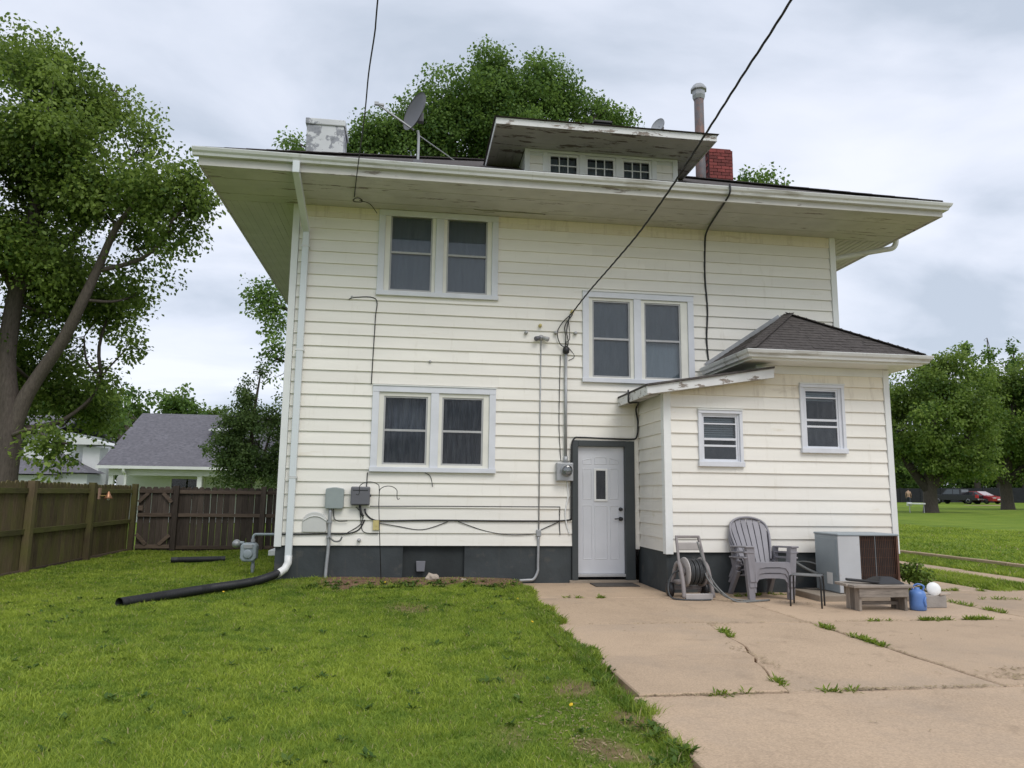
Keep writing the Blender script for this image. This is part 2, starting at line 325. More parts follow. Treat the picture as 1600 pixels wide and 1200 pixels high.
# ------------------------------------------------------------------ terrain
def sstep(a, b, x): t = np.clip((x-a)/(b-a), 0, 1); return t*t*(3-2*t)
def edge_x(y): return 1.53+.030*(y-3.9)+.05*np.sin(y*3.1)+.04*np.sin(y*7.7+1)+.03*np.sin(y*17.)-.03*np.maximum(0, 5-y)
def gz(x, y):
    x = np.asarray(x, float); y = np.asarray(y, float)
    und = .018*np.sin(x*1.3+y*.7)+.014*np.sin(x*2.9-y*1.9+2)+.012*np.sin(y*2.3+x*.4)
    lawn = .012+und*.7+.075*sstep(9.8, 11.9, y)*sstep(-3.2, -1.4, x)
    z = lawn
    paved = sstep(0, .10, x-edge_x(y))*(1-sstep(11.15, 11.25, x))
    z = z*(1-paved)+(-.05)*paved
    mid = sstep(9.08, 9.2, x)*(1-sstep(10.22, 10.34, x))*sstep(10.6, 11, y); z = np.where(mid > 0, lerp(z, .005, mid), z)
    v = sstep(11.15, 11.25, x)*(1-sstep(12.40, 12.44, x)); z = np.where(v > 0, lerp(z, .01, v), z)
    up = sstep(12.40, 12.52, x); z = np.where(up > 0, lerp(z, .11+.015*np.clip(x-12.5, 0, 90)+und*.6, up), z)
    return z
xs = np.concatenate([np.linspace(-500, -30, 12)[:-1], np.linspace(-30, -8, 24)[:-1], np.arange(-8, 14, .11), np.linspace(14, 70, 60)[1:], np.linspace(70, 600, 14)[1:]])
ys = np.concatenate([np.linspace(-120, 1, 10)[:-1], np.arange(1, 20, .13), np.linspace(20, 60, 40)[1:], np.linspace(60, 700, 20)[1:]])
GX, GY = np.meshgrid(xs, ys); GZ = gz(GX, GY)
V = np.stack([GX.ravel(), GY.ravel(), GZ.ravel()], 1); nx_, ny_ = len(xs), len(ys)
ii = (np.arange(ny_-1)[:, None]*nx_+np.arange(nx_-1)[None]).ravel(); Fq = np.stack([ii, ii+1, ii+nx_+1, ii+nx_], 1)
# bare soil (attribute): under the paving, and the bed along the foundation
def soil(x, y):
    x = np.asarray(x, float); y = np.asarray(y, float)
    bed = sstep(10.85, 11.1, y+.12*np.sin(x*5)+.08*np.sin(x*13))*(1-sstep(11.9, 12, y))*sstep(-1.5, -1.1, x)*(1-sstep(1.75, 1.95, x))
    paved = sstep(0, .12, x-edge_x(y))*(1-sstep(11.05, 11.2, x))*(1-sstep(9.05, 9.15, x)*(1-sstep(10.25, 10.35, x))*sstep(10.6, 10.9, y))
    bare = np.maximum(0, np.sin(x*1.9+1.3)*np.sin(y*1.45+.6)*np.sin((x+y)*.83+.2)-.62)*2.2
    near = sstep(.1, .45, np.sin(x*6.7+np.sin(y*3))*np.sin(y*5.1+1.3*np.sin(x*4))-.15)*sstep(.3, 1.0, x)*(1-sstep(5.4, 6.8, y))*.8
    return np.clip(np.maximum.reduce([bed, paved, np.where(x < 2, bare, 0), near]), 0, 1)
m, t, b = newmat('ground_turf'); v = coord(t)
a = N(t, 'ShaderNodeAttribute', attribute_name='tint')
g1 = ramp(t, noise(t, v, .55, 5, .6), [(.3, (.11, .19, .02)), (.5, (.20, .29, .03)), (.7, (.29, .36, .045))])
g1 = mixc(t, .5, g1, ramp(t, noise(t, v, 26, 4, .7), [(.3, (.03, .06, .01)), (.7, (.19, .26, .05))]))
s1 = ramp(t, noise(t, v, 9, 6, .7), [(.3, (.11, .065, .042)), (.7, (.30, .19, .13))])
t.links.new(mixc(t, a.outputs['Fac'], g1, s1), b.inputs['Base Color']); b.inputs['Roughness'].default_value = .95; b.inputs['Specular IOR Level'].default_value = .1
bump(t, b, noise(t, v, 40, 5), .8, .03); MATS['ground_turf'] = m
gm = bigmesh('ground', V, Fq, m, soil(V[:, 0], V[:, 1])); gm.polygons.foreach_set('use_smooth', [True]*len(gm.polygons))
go = bpy.data.objects.new('ground', gm); COL.objects.link(go); tag(go, 'green lawn ground running from the yard to the far trees', 'ground', kind='structure')

# ------------------------------------------------------------------ paving
patio = bpy.data.objects.new('patio', None); COL.objects.link(patio); ORG['patio'] = Vector((0, 0, 0)); tag(patio, 'cracked tan concrete patio and driveway slabs beside the lawn', 'patio', kind='structure')
def jag(p, q, n, a):
    """cracked edge between two corners"""
    o = [p]
    for i in range(1, n):
        t_ = i/n; dx_, dy_ = q[0]-p[0], q[1]-p[1]; L = math.hypot(dx_, dy_); k = random.uniform(-a, a)
        o.append((p[0]+dx_*t_-dy_/L*k, p[1]+dy_*t_+dx_/L*k))
    return o
def slab(poly, z=0.0, tilt=(0, 0)):
    cx_ = sum(p[0] for p in poly)/len(poly); cy_ = sum(p[1] for p in poly)/len(poly)
    # inset for the joint, with a softened arris
    def ins(d): return [(p[0]+(cx_-p[0])*d/max(.3, math.hypot(cx_-p[0], cy_-p[1])), p[1]+(cy_-p[1])*d/max(.3, math.hypot(cx_-p[0], cy_-p[1]))) for p in poly]
    A, B_ = ins(.012), ins(.026); n = len(poly); Z = lambda p: z+(p[0]-cx_)*tilt[0]+(p[1]-cy_)*tilt[1]
    mb = MB(); mb.add([(p[0], p[1], -.12) for p in A]+[(p[0], p[1], Z(p)-.009) for p in A]+[(p[0], p[1], Z(p)) for p in B_],
        [(i, (i+1) % n, n+(i+1) % n, n+i) for i in range(n)]+[(n+i, n+(i+1) % n, 2*n+(i+1) % n, 2*n+i) for i in range(n)]+[tuple(range(2*n, 3*n))])
    return part('slab', mb, CONC, patio)
XL, XM, XR = 1.66, 4.56, 7.45
cA = jag((3.36, 8.08), (3.22, 6.85), 6, .025)+jag((3.22, 6.85), (2.93, 5.86), 6, .03)+jag((2.93, 5.86), (2.79, 5.25), 4, .02)+[(2.79, 5.25)]
cB = jag((XL, 6.47), (3.14, 6.52), 9, .012)
k6 = min(range(len(cA)), key=lambda i: abs(cA[i][1]-6.55))
slab([(1.50, 1.2), (11.2, 1.2), (11.2, 5.25)]+jag((11.2, 5.25), (1.6, 5.24), 26, .012)+[(1.6, 5.24)], 0)
slab([(XL, 5.25), (2.79, 5.25)]+cA[::-1][1:len(cA)-k6]+cB[::-1], .016, (0, .001))
slab(cB+cA[:k6+1][::-1]+[(XL, 8.08)], .009)
slab(cA+[(2.83, 5.25)]+jag((2.84, 5.25), (3.12, 5.25), 3, .01)+[(XM, 5.26)]+jag((XM, 5.26), (XM, 8.08), 8, .01)+[(XM, 8.08)], .0)
slab([(XL+.04, 8.08), (XM, 8.08), (XM, 10.15), (XL+.08, 10.15)], .002, (0, .001))
slab([(XL+.08, 10.15), (3.86, 10.15), (3.80, 10.6), (3.80, 11.83), (1.80, 11.83)], .006)
slab([(3.86, 10.15), (XM, 10.15), (XM, 10.6), (3.82, 10.6)], .003)
slab([(XM, 5.26), (XR, 5.27), (XR, 8.08), (XM, 8.08)], .004, (.0006, 0))
slab([(XM, 8.08), (XR, 8.10), (XR, 10.6), (XM, 10.6)], .0)
slab([(XR, 5.27), (11.2, 5.26), (11.2, 8.3), (XR, 8.3)], -.003)
slab([(XR, 8.3), (11.2, 8.3), (11.2, 10.6), (XR, 10.6)], .002)
for k in range(6):
    y0 = 10.6+k*3.1
    slab([(7.62, y0), (9.1, y0), (9.1, y0+3.1), (7.62, y0+3.1)], random.uniform(-.006, .006)); slab([(10.32, y0), (11.15, y0), (11.15, y0+3.1), (10.32, y0+3.1)], random.uniform(-.006, .006))
kb = MB()
for k in range(14):
    y0 = -4+k*3.0; kb.box(12.40, 12.51, y0+.005, y0+2.995, -.1, .11+random.uniform(-.006, .006))
ko = solo('kerb', kb, CONC, 'low concrete kerb edging the far lawn beside the driveway', 'kerb', (12.4, 10, 0), bev=.02, kind='structure')

# ------------------------------------------------------------------ the house
YF, YA = 11.83, 10.58            # core planes of the main front and of the rear addition
XW0, XW1 = -1.97, 7.50           # house sides
YB = 21.5                        # back of the house
ZS, ZF = 6.05, .585              # soffit, foundation top
XA, ZA = 3.81, 3.36              # addition: left side, top of siding
house = thing('house', 'two-storey cream sided house with hip roof and wide eaves', 'house', (2.7, 12, 0))
def wallgrid(mb, x0, x1, z0, z1, y, holes):
    xs_ = sorted({x0, x1, *[h[0] for h in holes], *[h[1] for h in holes]}); zs_ = sorted({z0, z1, *[h[2] for h in holes], *[h[3] for h in holes]})
    xs_ = [q for q in xs_ if x0 <= q <= x1]; zs_ = [q for q in zs_ if z0 <= q <= z1]
    for a_, b_ in zip(xs_, xs_[1:]):
        for c_, d_ in zip(zs_, zs_[1:]):
            mx_, mz_ = (a_+b_)/2, (c_+d_)/2
            if not any(h[0] < mx_ < h[1] and h[2] < mz_ < h[3] for h in holes): mb.add([(a_, y, c_), (b_, y, c_), (b_, y, d_), (a_, y, d_)], [(0, 1, 2, 3)])
# windows: casing outer rectangle, glass rectangles, kind
WIN = [((-.60, 1.388, 4.585, 6.045), [(-.39, .268, 4.695, 5.965), (.545, 1.19, 4.695, 5.965)], 'shade', 'upper left'),
       ((-.593, 1.388, 1.725, 3.096), [(-.394, .268, 1.86, 2.915), (.535, 1.168, 1.86, 2.915)], 'lace', 'lower'),
       ((2.84, 4.80, 3.262, 4.822), [(3.03, 3.653, 3.376, 4.66), (3.941, 4.553, 3.376, 4.66)], 'shade', 'right')]
AWIN = [((4.323, 5.03, 1.846, 2.70), [(4.412, 4.935, 1.95, 2.605)], 'blind', ''), ((5.984, 6.725, 2.08, 3.149), [(6.09, 6.61, 2.176, 3.052)], 'blind2', '')]
DOORH = (2.66, 3.71, .04, 2.29)
ins = lambda q, d: (q[0]+d, q[1]-d, q[2]+d, q[3]-d)
wm = MB(); wallgrid(wm, XW0, XW1, ZF, 6.3, YF, [ins(w[0], .05) for w in WIN]+[ins(DOORH, .04)])
wm.add([(XW0, YF, ZF), (XW0, YB, ZF), (XW0, YB, 6.3), (XW0, YF, 6.3)], [(0, 1, 2, 3)]); wm.add([(XW1, YF, ZF), (XW1, YB, ZF), (XW1, YB, 6.3), (XW1, YF, 6.3)], [(0, 1, 2, 3)]); wm.add([(XW0, YB, ZF), (XW1, YB, ZF), (XW1, YB, 6.3), (XW0, YB, 6.3)], [(0, 1, 2, 3)])
wall = part('wall', wm, CREAM, house)
am = MB(); wallgrid(am, XA, XW1, ZF, 3.5, YA, [ins(w[0], .04) for w in AWIN]+[(XA-.01, 5.36, 2.95, 3.6)])
am.add([(XA, YA, 2.95), (5.36, YA, 2.95), (5.36, YA, 3.22), (XA, YA, 2.98)], [(0, 1, 2, 3)])
am.add([(XA, YA, ZF), (XA, YF, ZF), (XA, YF, 2.95), (XA, YA, 2.95)], [(0, 1, 2, 3)]); am.add([(XW1, YA, ZF), (XW1, YF, ZF), (XW1, YF, 3.5), (XW1, YA, 3.5)], [(0, 1, 2, 3)])
am.add([(5.36, YA+.004, 3.0), (5.36, YF, 3.0), (5.36, YF, 3.6), (5.36, YA+.004, 3.6)], [(0, 1, 2, 3)])
awall = part('addition_wall', am, CREAM, house)
EXP = .1955
LIP = .028
def board(mb, x0, x1, za, zb, zc0, zc1, y, dy=0):
    """lap board za..zb clipped to zc0..zc1: thin at the top, lip at the bottom"""
    off = lambda z: .004+(LIP-.004)*(1-(z-za)/(zb-za))
    y0, y1 = y-off(zc0)-dy, y-off(zc1)-dy
    mb.add([(x0, y0, zc0), (x1, y0, zc0), (x1, y1, zc1), (x0, y1, zc1), (x0, y, zc0), (x1, y, zc0), (x1, y, zc1), (x0, y, zc1)], [(0, 1, 2, 3), (0, 4, 5, 1), (2, 6, 7, 3), (0, 3, 7, 4), (1, 2, 6, 5)])
def siding(parent, x0, x1, z0, z1, y, holes, yellow, seams):
    n = int(math.ceil((z1-z0)/EXP))
    for i in range(n):
        za = z0+i*EXP; zb = min(za+EXP, z1)
        if zb-za < .03: continue
        segs = [(x0, x1, za, zb)]
        for h in holes:
            if h[3] <= za+.002 or h[2] >= zb-.002: continue
            ns = []
            for (a_, b_, c_, d_) in segs:
                if h[1] <= a_ or h[0] >= b_: ns.append((a_, b_, c_, d_)); continue
                if h[0] > a_: ns.append((a_, h[0], c_, d_))
                if h[3] < d_: ns.append((max(a_, h[0]), min(b_, h[1]), max(c_, h[3]), d_))
                if h[2] > c_: ns.append((max(a_, h[0]), min(b_, h[1]), c_, min(d_, h[2])))
                if h[1] < b_: ns.append((h[1], b_, c_, d_))
            segs = ns
        segs.sort(key=lambda q: (q[0], q[2]))
        # panel joints: split the long runs; pieces that touch stay one notched board
        cuts = [q for q in seams.get(i, [])]
        runs = []; cur = []
        for sgm in segs:
            if cur and sgm[0] > max(c[1] for c in cur)+.001: runs.append(cur); cur = []
            cur.append(sgm)
        if cur: runs.append(cur)
        for run in runs:
            xa_, xb_ = min(c[0] for c in run), max(c[1] for c in run); ct = [xa_]+[c for c in cuts if xa_+.3 < c < xb_-.3]+[xb_]
            for j, (p, q) in enumerate(zip(ct, ct[1:])):
                mb = MB(); dy_ = .0016*(j % 2)
                for (a_, b_, c_, d_) in run:
                    a2, b2 = max(a_, p), min(b_, q+(.012 if q < xb_ else 0))
                    if b2-a2 > .004: board(mb, a2, b2, za, za+EXP, c_, d_, y, dy_)
                if mb.v: part('siding_board', mb, YELL if yellow(za, p, q) else CREAM, parent)
rs = random.Random(4)
smain = {i: sorted(rs.uniform(-1.5, 7.2) for _ in range(rs.choice([1, 1, 2]))) for i in range(30)}
siding(wall, XW0+.1, XW1-.1, ZF, 5.955, YF-.004, [ins(w[0], .012) for w in WIN]+[(DOORH[0]+.01, 9, 0, DOORH[3]-.01)] + [(XA-.0, 9, 0, 3.05), (5.3, 9, 0, 3.62)], lambda z, a_, b_: z > 5.7, smain)
siding(awall, XA+.09, XW1-.09, ZF, 3.34, YA-.004, [ins(w[0], .01) for w in AWIN]+[(3.8+k*.2, 4.0+k*.2, 2.945+.1625*(.33+k*.2), 9) for k in range(8)], lambda z, a_, b_: z > 2.9, {3: [5.9], 6: [4.9], 9: [5.5], 11: [5.4], 13: [5.36]})
# left cheek of the addition (faces the door)
for i in range(14):
    za = ZF+i*EXP; zb = min(za+EXP, 2.96)
    if zb-za < .03: continue
    mb = MB(); x = XA; o0, o1 = LIP, .004
    mb.add([(x-o0, YA+.01, za), (x-o0, YF-.03, za), (x-o1, YF-.03, zb), (x-o1, YA+.01, zb), (x, YA+.01, za), (x, YF-.03, za), (x, YF-.03, zb), (x, YA+.01, zb)], [(0, 1, 2, 3), (0, 4, 5, 1), (2, 6, 7, 3), (0, 3, 7, 4), (1, 2, 6, 5)])
    part('siding_board', mb, CREAM, awall)
# corner boards, frieze
for nm, bx_ in (('corner_board', (XW0-.012, XW0+.095, YF-.045, YF+.08, ZF-.02, ZS)), ('corner_board', (XW1-.095, XW1+.012, YF-.045, YF+.08, 3.4, ZS)), ('corner_board', (XA-.03, XA+.085, YA-.04, YA+.09, ZF-.03, 3.08)),
                ('corner_board', (XW1-.085, XW1+.012, YA-.04, YA+.08, ZF-.02, 3.42)), ('corner_board', (3.715, XA-.021, YF-.03, YF, ZF-.05, 2.98))):
    part(nm, MB().box(*bx_), TRIM if bx_[0] != 3.715 else CREAM, house, bev=.004)
part('frieze_board', MB().box(XW0+.095, -.6, YF-.032, YF, 5.955, ZS).box(1.388, XW1-.095, YF-.032, YF, 5.955, ZS), YELL, house, bev=.004)
part('frieze_board', MB().box(5.3, XW1-.085, YA-.034, YA, 3.30, 3.425), TRIM, house, bev=.004)
# foundation
fm = MB(); fm.box(XW0+.005, -.035, YF+.0, YF+.25, -.3, ZF+.004).box(.93, 2.655, YF, YF+.25, -.3, ZF+.004)
part('boarded_opening', MB().box(-.035, .93, YF+.06, YF+.25, -.3, ZF+.004), plain('boarded_opening_paint', (.026, .031, .032), .8, .25, 3, bmp=.5, bscale=9), house)
fm.box(XW0+.005, XW0+.2, YF+.25, YB, -.3, ZF+.004).box(XW1-.2, XW1-.005, YF+.25, YB, -.3, ZF+.004)
part('foundation', fm, FOUND, house)
fm = MB(); fm.box(XA-.002, XW1-.005, YA+.012, YA+.25, -.3, ZF+.003).box(XA-.002, XA+.2, YA+.25, YF+.1, -.3, ZF+.003)
part('addition_foundation', fm, FOUND, house)
vb = part('crawl_vent', MB().hexa([(.185, YF-.02, .19), (.31, YF-.02, .19), (.31, YF+.065, .19), (.185, YF+.065, .19), (.175, YF+.01, .345), (.322, YF+.01, .345), (.322, YF+.065, .345), (.175, YF+.065, .345)]), GBOX2, house, bev=.006)

def window(q, glasses, kind, y, label=None):
    x0, x1, z0, z1 = q; yc = y-.055
    multi = len(glasses) > 1; cw = .105 if multi else .05; tw = .10 if multi else .05
    w_ = MB()
    w_.box(x0, x0+cw, yc, y, z0+.075, z1-tw).box(x1-cw, x1, yc, y, z0+.075, z1-tw).box(x0, x1, yc-.004, y, z1-tw, z1)
    w_.box(x0-.01, x1+.01, yc-.022, y, z0, z0+.075)
    bays = []
    if multi:
        mx_ = (glasses[0][1]+glasses[1][0])/2; w_.box(mx_-.065, mx_+.065, yc+.002, y, z0+.075, z1-tw); bays = [(x0+cw, mx_-.065), (mx_+.065, x1-cw)]
    else: bays = [(x0+cw, x1-cw)]
    win = part('window', w_, CASING, house, bev=.005, label=label)
    if z1 < 5.9: part('drip_cap', MB().box(x0-.005, x1+.005, yc-.018, y, z1, z1+.016), TRIM, win)
    for (bx0, bx1), g in zip(bays, glasses):
        gx0, gx1, gz0, gz1 = g; zb0, zb1 = z0+.075, z1-tw; yf = y-.028
        part('frame', MB().box(bx0, gx0-.018, yf, y+.05, zb0, zb1).box(gx1+.018, bx1, yf, y+.05, zb0, zb1).box(gx0-.018, gx1+.018, yf, y+.05, gz1+.018, zb1).box(gx0-.018, gx1+.018, yf, y+.05, zb0, gz0-.018), SASH if multi else CASING, win, bev=.003)
        zm = (gz0+gz1)/2 if multi else gz0+(gz1-gz0)*.475
        ys_ = y-.014; sm = ALUM if multi else CASING
        part('sash', MB().box(gx0-.018, gx0+.008, ys_, y+.03, gz0-.018, gz1+.018).box(gx1-.008, gx1+.018, ys_, y+.03, gz0-.018, gz1+.018).box(gx0+.008, gx1-.008, ys_, y+.03, gz1-.006, gz1+.018).box(gx0+.008, gx1-.008, ys_, y+.03, gz0-.018, gz0+.010), sm, win)
        part('meeting_rail', MB().box(gx0+.008, gx1-.008, ys_-.003, y+.028, zm-.017, zm+.017), sm, win)
        for a_, b_ in ((gz0+.01, zm-.017), (zm+.017, gz1-.006)):
            part('pane', MB().add([(gx0+.008, y+.004, a_), (gx1-.008, y+.004, a_), (gx1-.008, y+.004, b_), (gx0+.008, y+.004, b_)], [(0, 1, 2, 3)]), GLASS2 if kind == 'lace' else GLASS, win)
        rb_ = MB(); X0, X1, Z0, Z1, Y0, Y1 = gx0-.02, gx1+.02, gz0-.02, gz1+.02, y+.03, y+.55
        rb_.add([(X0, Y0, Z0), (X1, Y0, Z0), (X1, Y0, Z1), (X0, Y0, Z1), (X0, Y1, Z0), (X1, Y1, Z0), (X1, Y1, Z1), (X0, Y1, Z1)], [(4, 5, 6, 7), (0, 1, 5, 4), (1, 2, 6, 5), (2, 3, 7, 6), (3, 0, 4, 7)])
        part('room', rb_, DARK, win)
        if kind == 'shade':
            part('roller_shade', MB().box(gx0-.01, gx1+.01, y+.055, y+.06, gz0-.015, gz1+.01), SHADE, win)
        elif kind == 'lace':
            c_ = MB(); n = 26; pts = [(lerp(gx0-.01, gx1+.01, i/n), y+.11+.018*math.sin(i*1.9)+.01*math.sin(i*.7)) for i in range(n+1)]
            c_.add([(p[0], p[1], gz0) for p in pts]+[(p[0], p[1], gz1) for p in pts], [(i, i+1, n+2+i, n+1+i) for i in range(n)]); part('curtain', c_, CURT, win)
        else:
            # storm insert bar, and a drawn blind behind the upper light
            part('insert_bar', MB().box(gx0+.008, gx1-.008, ys_-.002, y+.02, zm-.115, zm-.085), sm, win)
            part('insert_bar', MB().box(gx0+.008, gx1-.008, ys_-.002, y+.02, gz1-.12, gz1-.10), sm, win)
            nb_ = 9 if kind == 'blind' else 4
            for k in range(nb_):
                zt = gz1-.02-k*.034; part('blind_slat', MB().hexa([(gx0, y+.07, zt-.028), (gx1, y+.07, zt-.028), (gx1, y+.074, zt-.028), (gx0, y+.074, zt-.028), (gx0, y+.085, zt), (gx1, y+.085, zt), (gx1, y+.089, zt), (gx0, y+.089, zt)]), BLIND, win)
            part('screen', MB().box(gx0+.008, gx1-.008, y+.008, y+.010, gz0+.01, zm-.12), SCREEN, win)
    return win
for q, g, k, nm in WIN: window(q, g, k, YF)
for q, g, k, nm in AWIN: window(q, g, k, YA)

# door
dx0, dx1, dz0, dz1 = 2.758, 3.549, .145, 2.195
dr = part('door', MB().box(dx0, dx1, YF+.03, YF+.075, dz0, dz1), DOORM, house, bev=.003)
df = MB(); df.box(2.66, dx0, YF-.05, YF+.09, .05, 2.29).box(dx1, 3.712, YF-.05, YF+.09, .05, 2.29).box(dx0, dx1, YF-.05, YF+.09, dz1, 2.29)
part('door_frame', df, DGREY, house, bev=.006)
part('threshold', MB().box(dx0, dx1, YF-.03, YF+.09, .10, .143), ALUM, house, bev=.005)
part('door_step', MB().box(2.62, 3.76, YF-.05, YF+.1, -.1, .05), PADM, house, bev=.01)
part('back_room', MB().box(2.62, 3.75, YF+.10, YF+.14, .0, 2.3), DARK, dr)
yd = YF+.03
def ring(x0, x1, z0, z1, w=.02, h=.006, arch=0):
    mb = MB(); n = 8 if arch else 1
    top = [(lerp(x0, x1, i/n), z1+arch(lerp(x0, x1, i/n)) if arch else z1) for i in range(n+1)]
    loop = [(x0, z0)]+top+[(x1, z0)]; cx_, cz_ = (x0+x1)/2, (z0+z1)/2
    inn = [(p[0]+(w if p[0] < x0+.001 else -w if p[0] > x1-.001 else 0), p[1]+(w if p[1] < z0+.001 else -w)) for p in loop]
    mid = [((a_[0]+c_[0])/2, (a_[1]+c_[1])/2) for a_, c_ in zip(loop, inn)]; m_ = len(loop)
    mb.add([(p[0], yd+.001, p[1]) for p in loop]+[(p[0], yd-h, p[1]) for p in mid]+[(p[0], yd+.001, p[1]) for p in inn], [(i, (i+1) % m_, m_+(i+1) % m_, m_+i) for i in range(m_)]+[(m_+i, m_+(i+1) % m_, 2*m_+(i+1) % m_, 2*m_+i) for i in range(m_)])
    part('door_panel', mb, DOORM, dr)
xm = (dx0+dx1)/2; arc = lambda x: .055-.30*(x-xm)**2*1.6
ring(dx0+.09, dx0+.25, 1.90, 1.965, arch=arc); ring(xm-.11, xm+.11, 1.90, 1.975, arch=arc); ring(dx1-.25, dx1-.09, 1.90, 1.965, arch=arc)
ring(dx0+.09, dx0+.25, 1.33, 1.84); ring(dx1-.25, dx1-.09, 1.33, 1.84)
ring(dx0+.09, dx0+.25, .37, 1.24); ring(xm-.11, xm+.11, .37, 1.24); ring(dx1-.25, dx1-.09, .37, 1.24)
gx0, gx1, gz0, gz1 = xm-.08, xm+.08, 1.335, 1.80
lt = part('door_light', MB().box(gx0-.035, gx0, yd-.018, yd, gz0-.035, gz1+.035).box(gx1, gx1+.035, yd-.018, yd, gz0-.035, gz1+.035).box(gx0, gx1, yd-.018, yd, gz1, gz1+.035).box(gx0, gx1, yd-.018, yd, gz0-.035, gz0), WHITEP, dr, bev=.006)
part('pane', MB().box(gx0, gx1, yd-.006, yd-.004, gz0, gz1), glassm('door_glass', (.2, .22, .24), .0, .08), lt)
part('pane_backing', MB().box(gx0, gx1, yd-.003, yd-.001, gz0, gz1), DARK, lt)
for z_, r_ in ((1.175, .030), (1.02, .034)):
    k = part('handle' if z_ < 1.1 else 'deadbolt', MB().lathe([(r_, 0), (r_, .012), (r_*.6, .02), (r_*.6, .035), (r_*.9, .04), (r_*.9, .055), (r_*.4, .06)], (dx1-.065, yd, z_), (0, -1, 0), 16), BLACK, dr, smooth=True)
part('lever', MB().tube([(dx1-.065, yd-.05, 1.02), (dx1-.13, yd-.052, 1.022), (dx1-.175, yd-.046, 1.018)], .009), BLACK, dr, smooth=True)
solo('door_mat', MB().box(2.92, 3.62, 11.28, 11.70, .006, .022), MATM, 'dark rectangular door mat on the concrete before the grey door', 'door mat', (3.25, 11.5, 0), bev=.006)

# eaves: fascia, soffit boards, gutters
EX0, EX1, EY = -3.10, 8.62, 10.52
part('fascia', MB().box(EX0, EX1, EY-.025, EY, 6.03, 6.235).box(EX0-.025, EX0, EY-.025, YB+1.2, 6.03, 6.235).box(EX1, EX1+.025, EY-.025, YB+1.2, 6.03, 6.235), SOFF, house)
sof = part('soffit', MB().box(EX0, EX1, EY, YF+.05, ZS+.05, ZS+.07).box(EX0, XW0, YF+.05, YB+1.2, ZS+.05, ZS+.07).box(XW1, EX1, YF+.05, YB+1.2, ZS+.05, ZS+.07), DARK, house)
nb_ = 9; bw = (YF-.01-EY)/nb_
for k in range(nb_):
    y0 = EY+k*bw; mb = MB(); dz_ = random.uniform(-.002, .003)
    if k == 7:      # this board has shrunk away from its neighbour: an open slit
        mb.box(EX0, .95, y0+.002, y0+bw-.002, ZS+dz_, ZS+.022).box(.95, 2.15, y0+.042, y0+bw-.002, ZS+dz_, ZS+.022).box(2.15, EX1, y0+.002, y0+bw-.002, ZS+dz_, ZS+.022)
    else: mb.box(EX0, EX1, y0+.002, y0+bw-.002, ZS+dz_, ZS+.022)
    part('soffit_board', mb, SOFF, sof)
ns_ = 10; sw = (XW0-.012-EX0)/ns_
for k in range(ns_):
    part('soffit_board', MB().box(EX0+k*sw+.002, EX0+(k+1)*sw-.002, YF, YB+1.2, ZS+random.uniform(-.002, .003), ZS+.022), SOFFS, sof)
sw = (EX1-XW1)/ns_
for k in range(ns_):
    part('soffit_board', MB().box(XW1+.012+k*sw+.002, XW1+(k+1)*sw-.002, YF, YB+1.2, ZS+random.uniform(-.002, .003), ZS+.022), SOFFS, sof)
GP = [(0, -.11), (.065, -.11), (.075, -.075), (.10, -.05), (.115, -.012), (.115, 0), (.103, 0), (.103, -.012), (.088, -.045), (.062, -.07), (.055, -.098), (0, -.098)]
part('gutter', MB().sweep(GP, [(EX0-.10, EY-.026, 6.262), (EX1+.026, EY-.026, 6.235), (EX1+.026, YB, 6.23)]), GUT, house)
for k in range(13):
    x = EX0+.3+k*.93; part('gutter_strap', MB().box(x, x+.02, EY-.14, EY-.03, 6.236, 6.240), GUT, house)
# main hip roof
SL = .51; zr = 6.245; xc_ = (EX0+EX1)/2; hw = (EX1-EX0)/2+.04; ap = zr+hw*SL
x0, x1, y0, y1 = EX0-.04, EX1+.04, EY-.05, YB+1.2
rf = MB().add([(x0, y0, zr), (x1, y0, zr), (x1, y1, zr), (x0, y1, zr), (xc_, y0+hw, ap), (xc_, y1-hw, ap)], [(0, 1, 4), (1, 2, 5, 4), (2, 3, 5), (3, 0, 4, 5), (0, 3, 2, 1)])
roof = part('roof', rf, SHING, house)
def roofz(x, y): return zr+SL*min(y-y0, x-x0, x1-x)
cap = MB()
for s_ in (-1, 1):
    for i in range(24):
        t0 = i/24*hw; t1 = t0+hw/24*1.15; a_ = (xc_+s_*(hw-t0), y0+t0, zr+SL*t0+.018); b_ = (xc_+s_*(hw-t1), y0+t1, zr+SL*t1+.012); cap.bar(a_, b_, .22, .012)
cp = part('hip_cap', cap, SHING, roof); cp['kind'] = 'stuff'
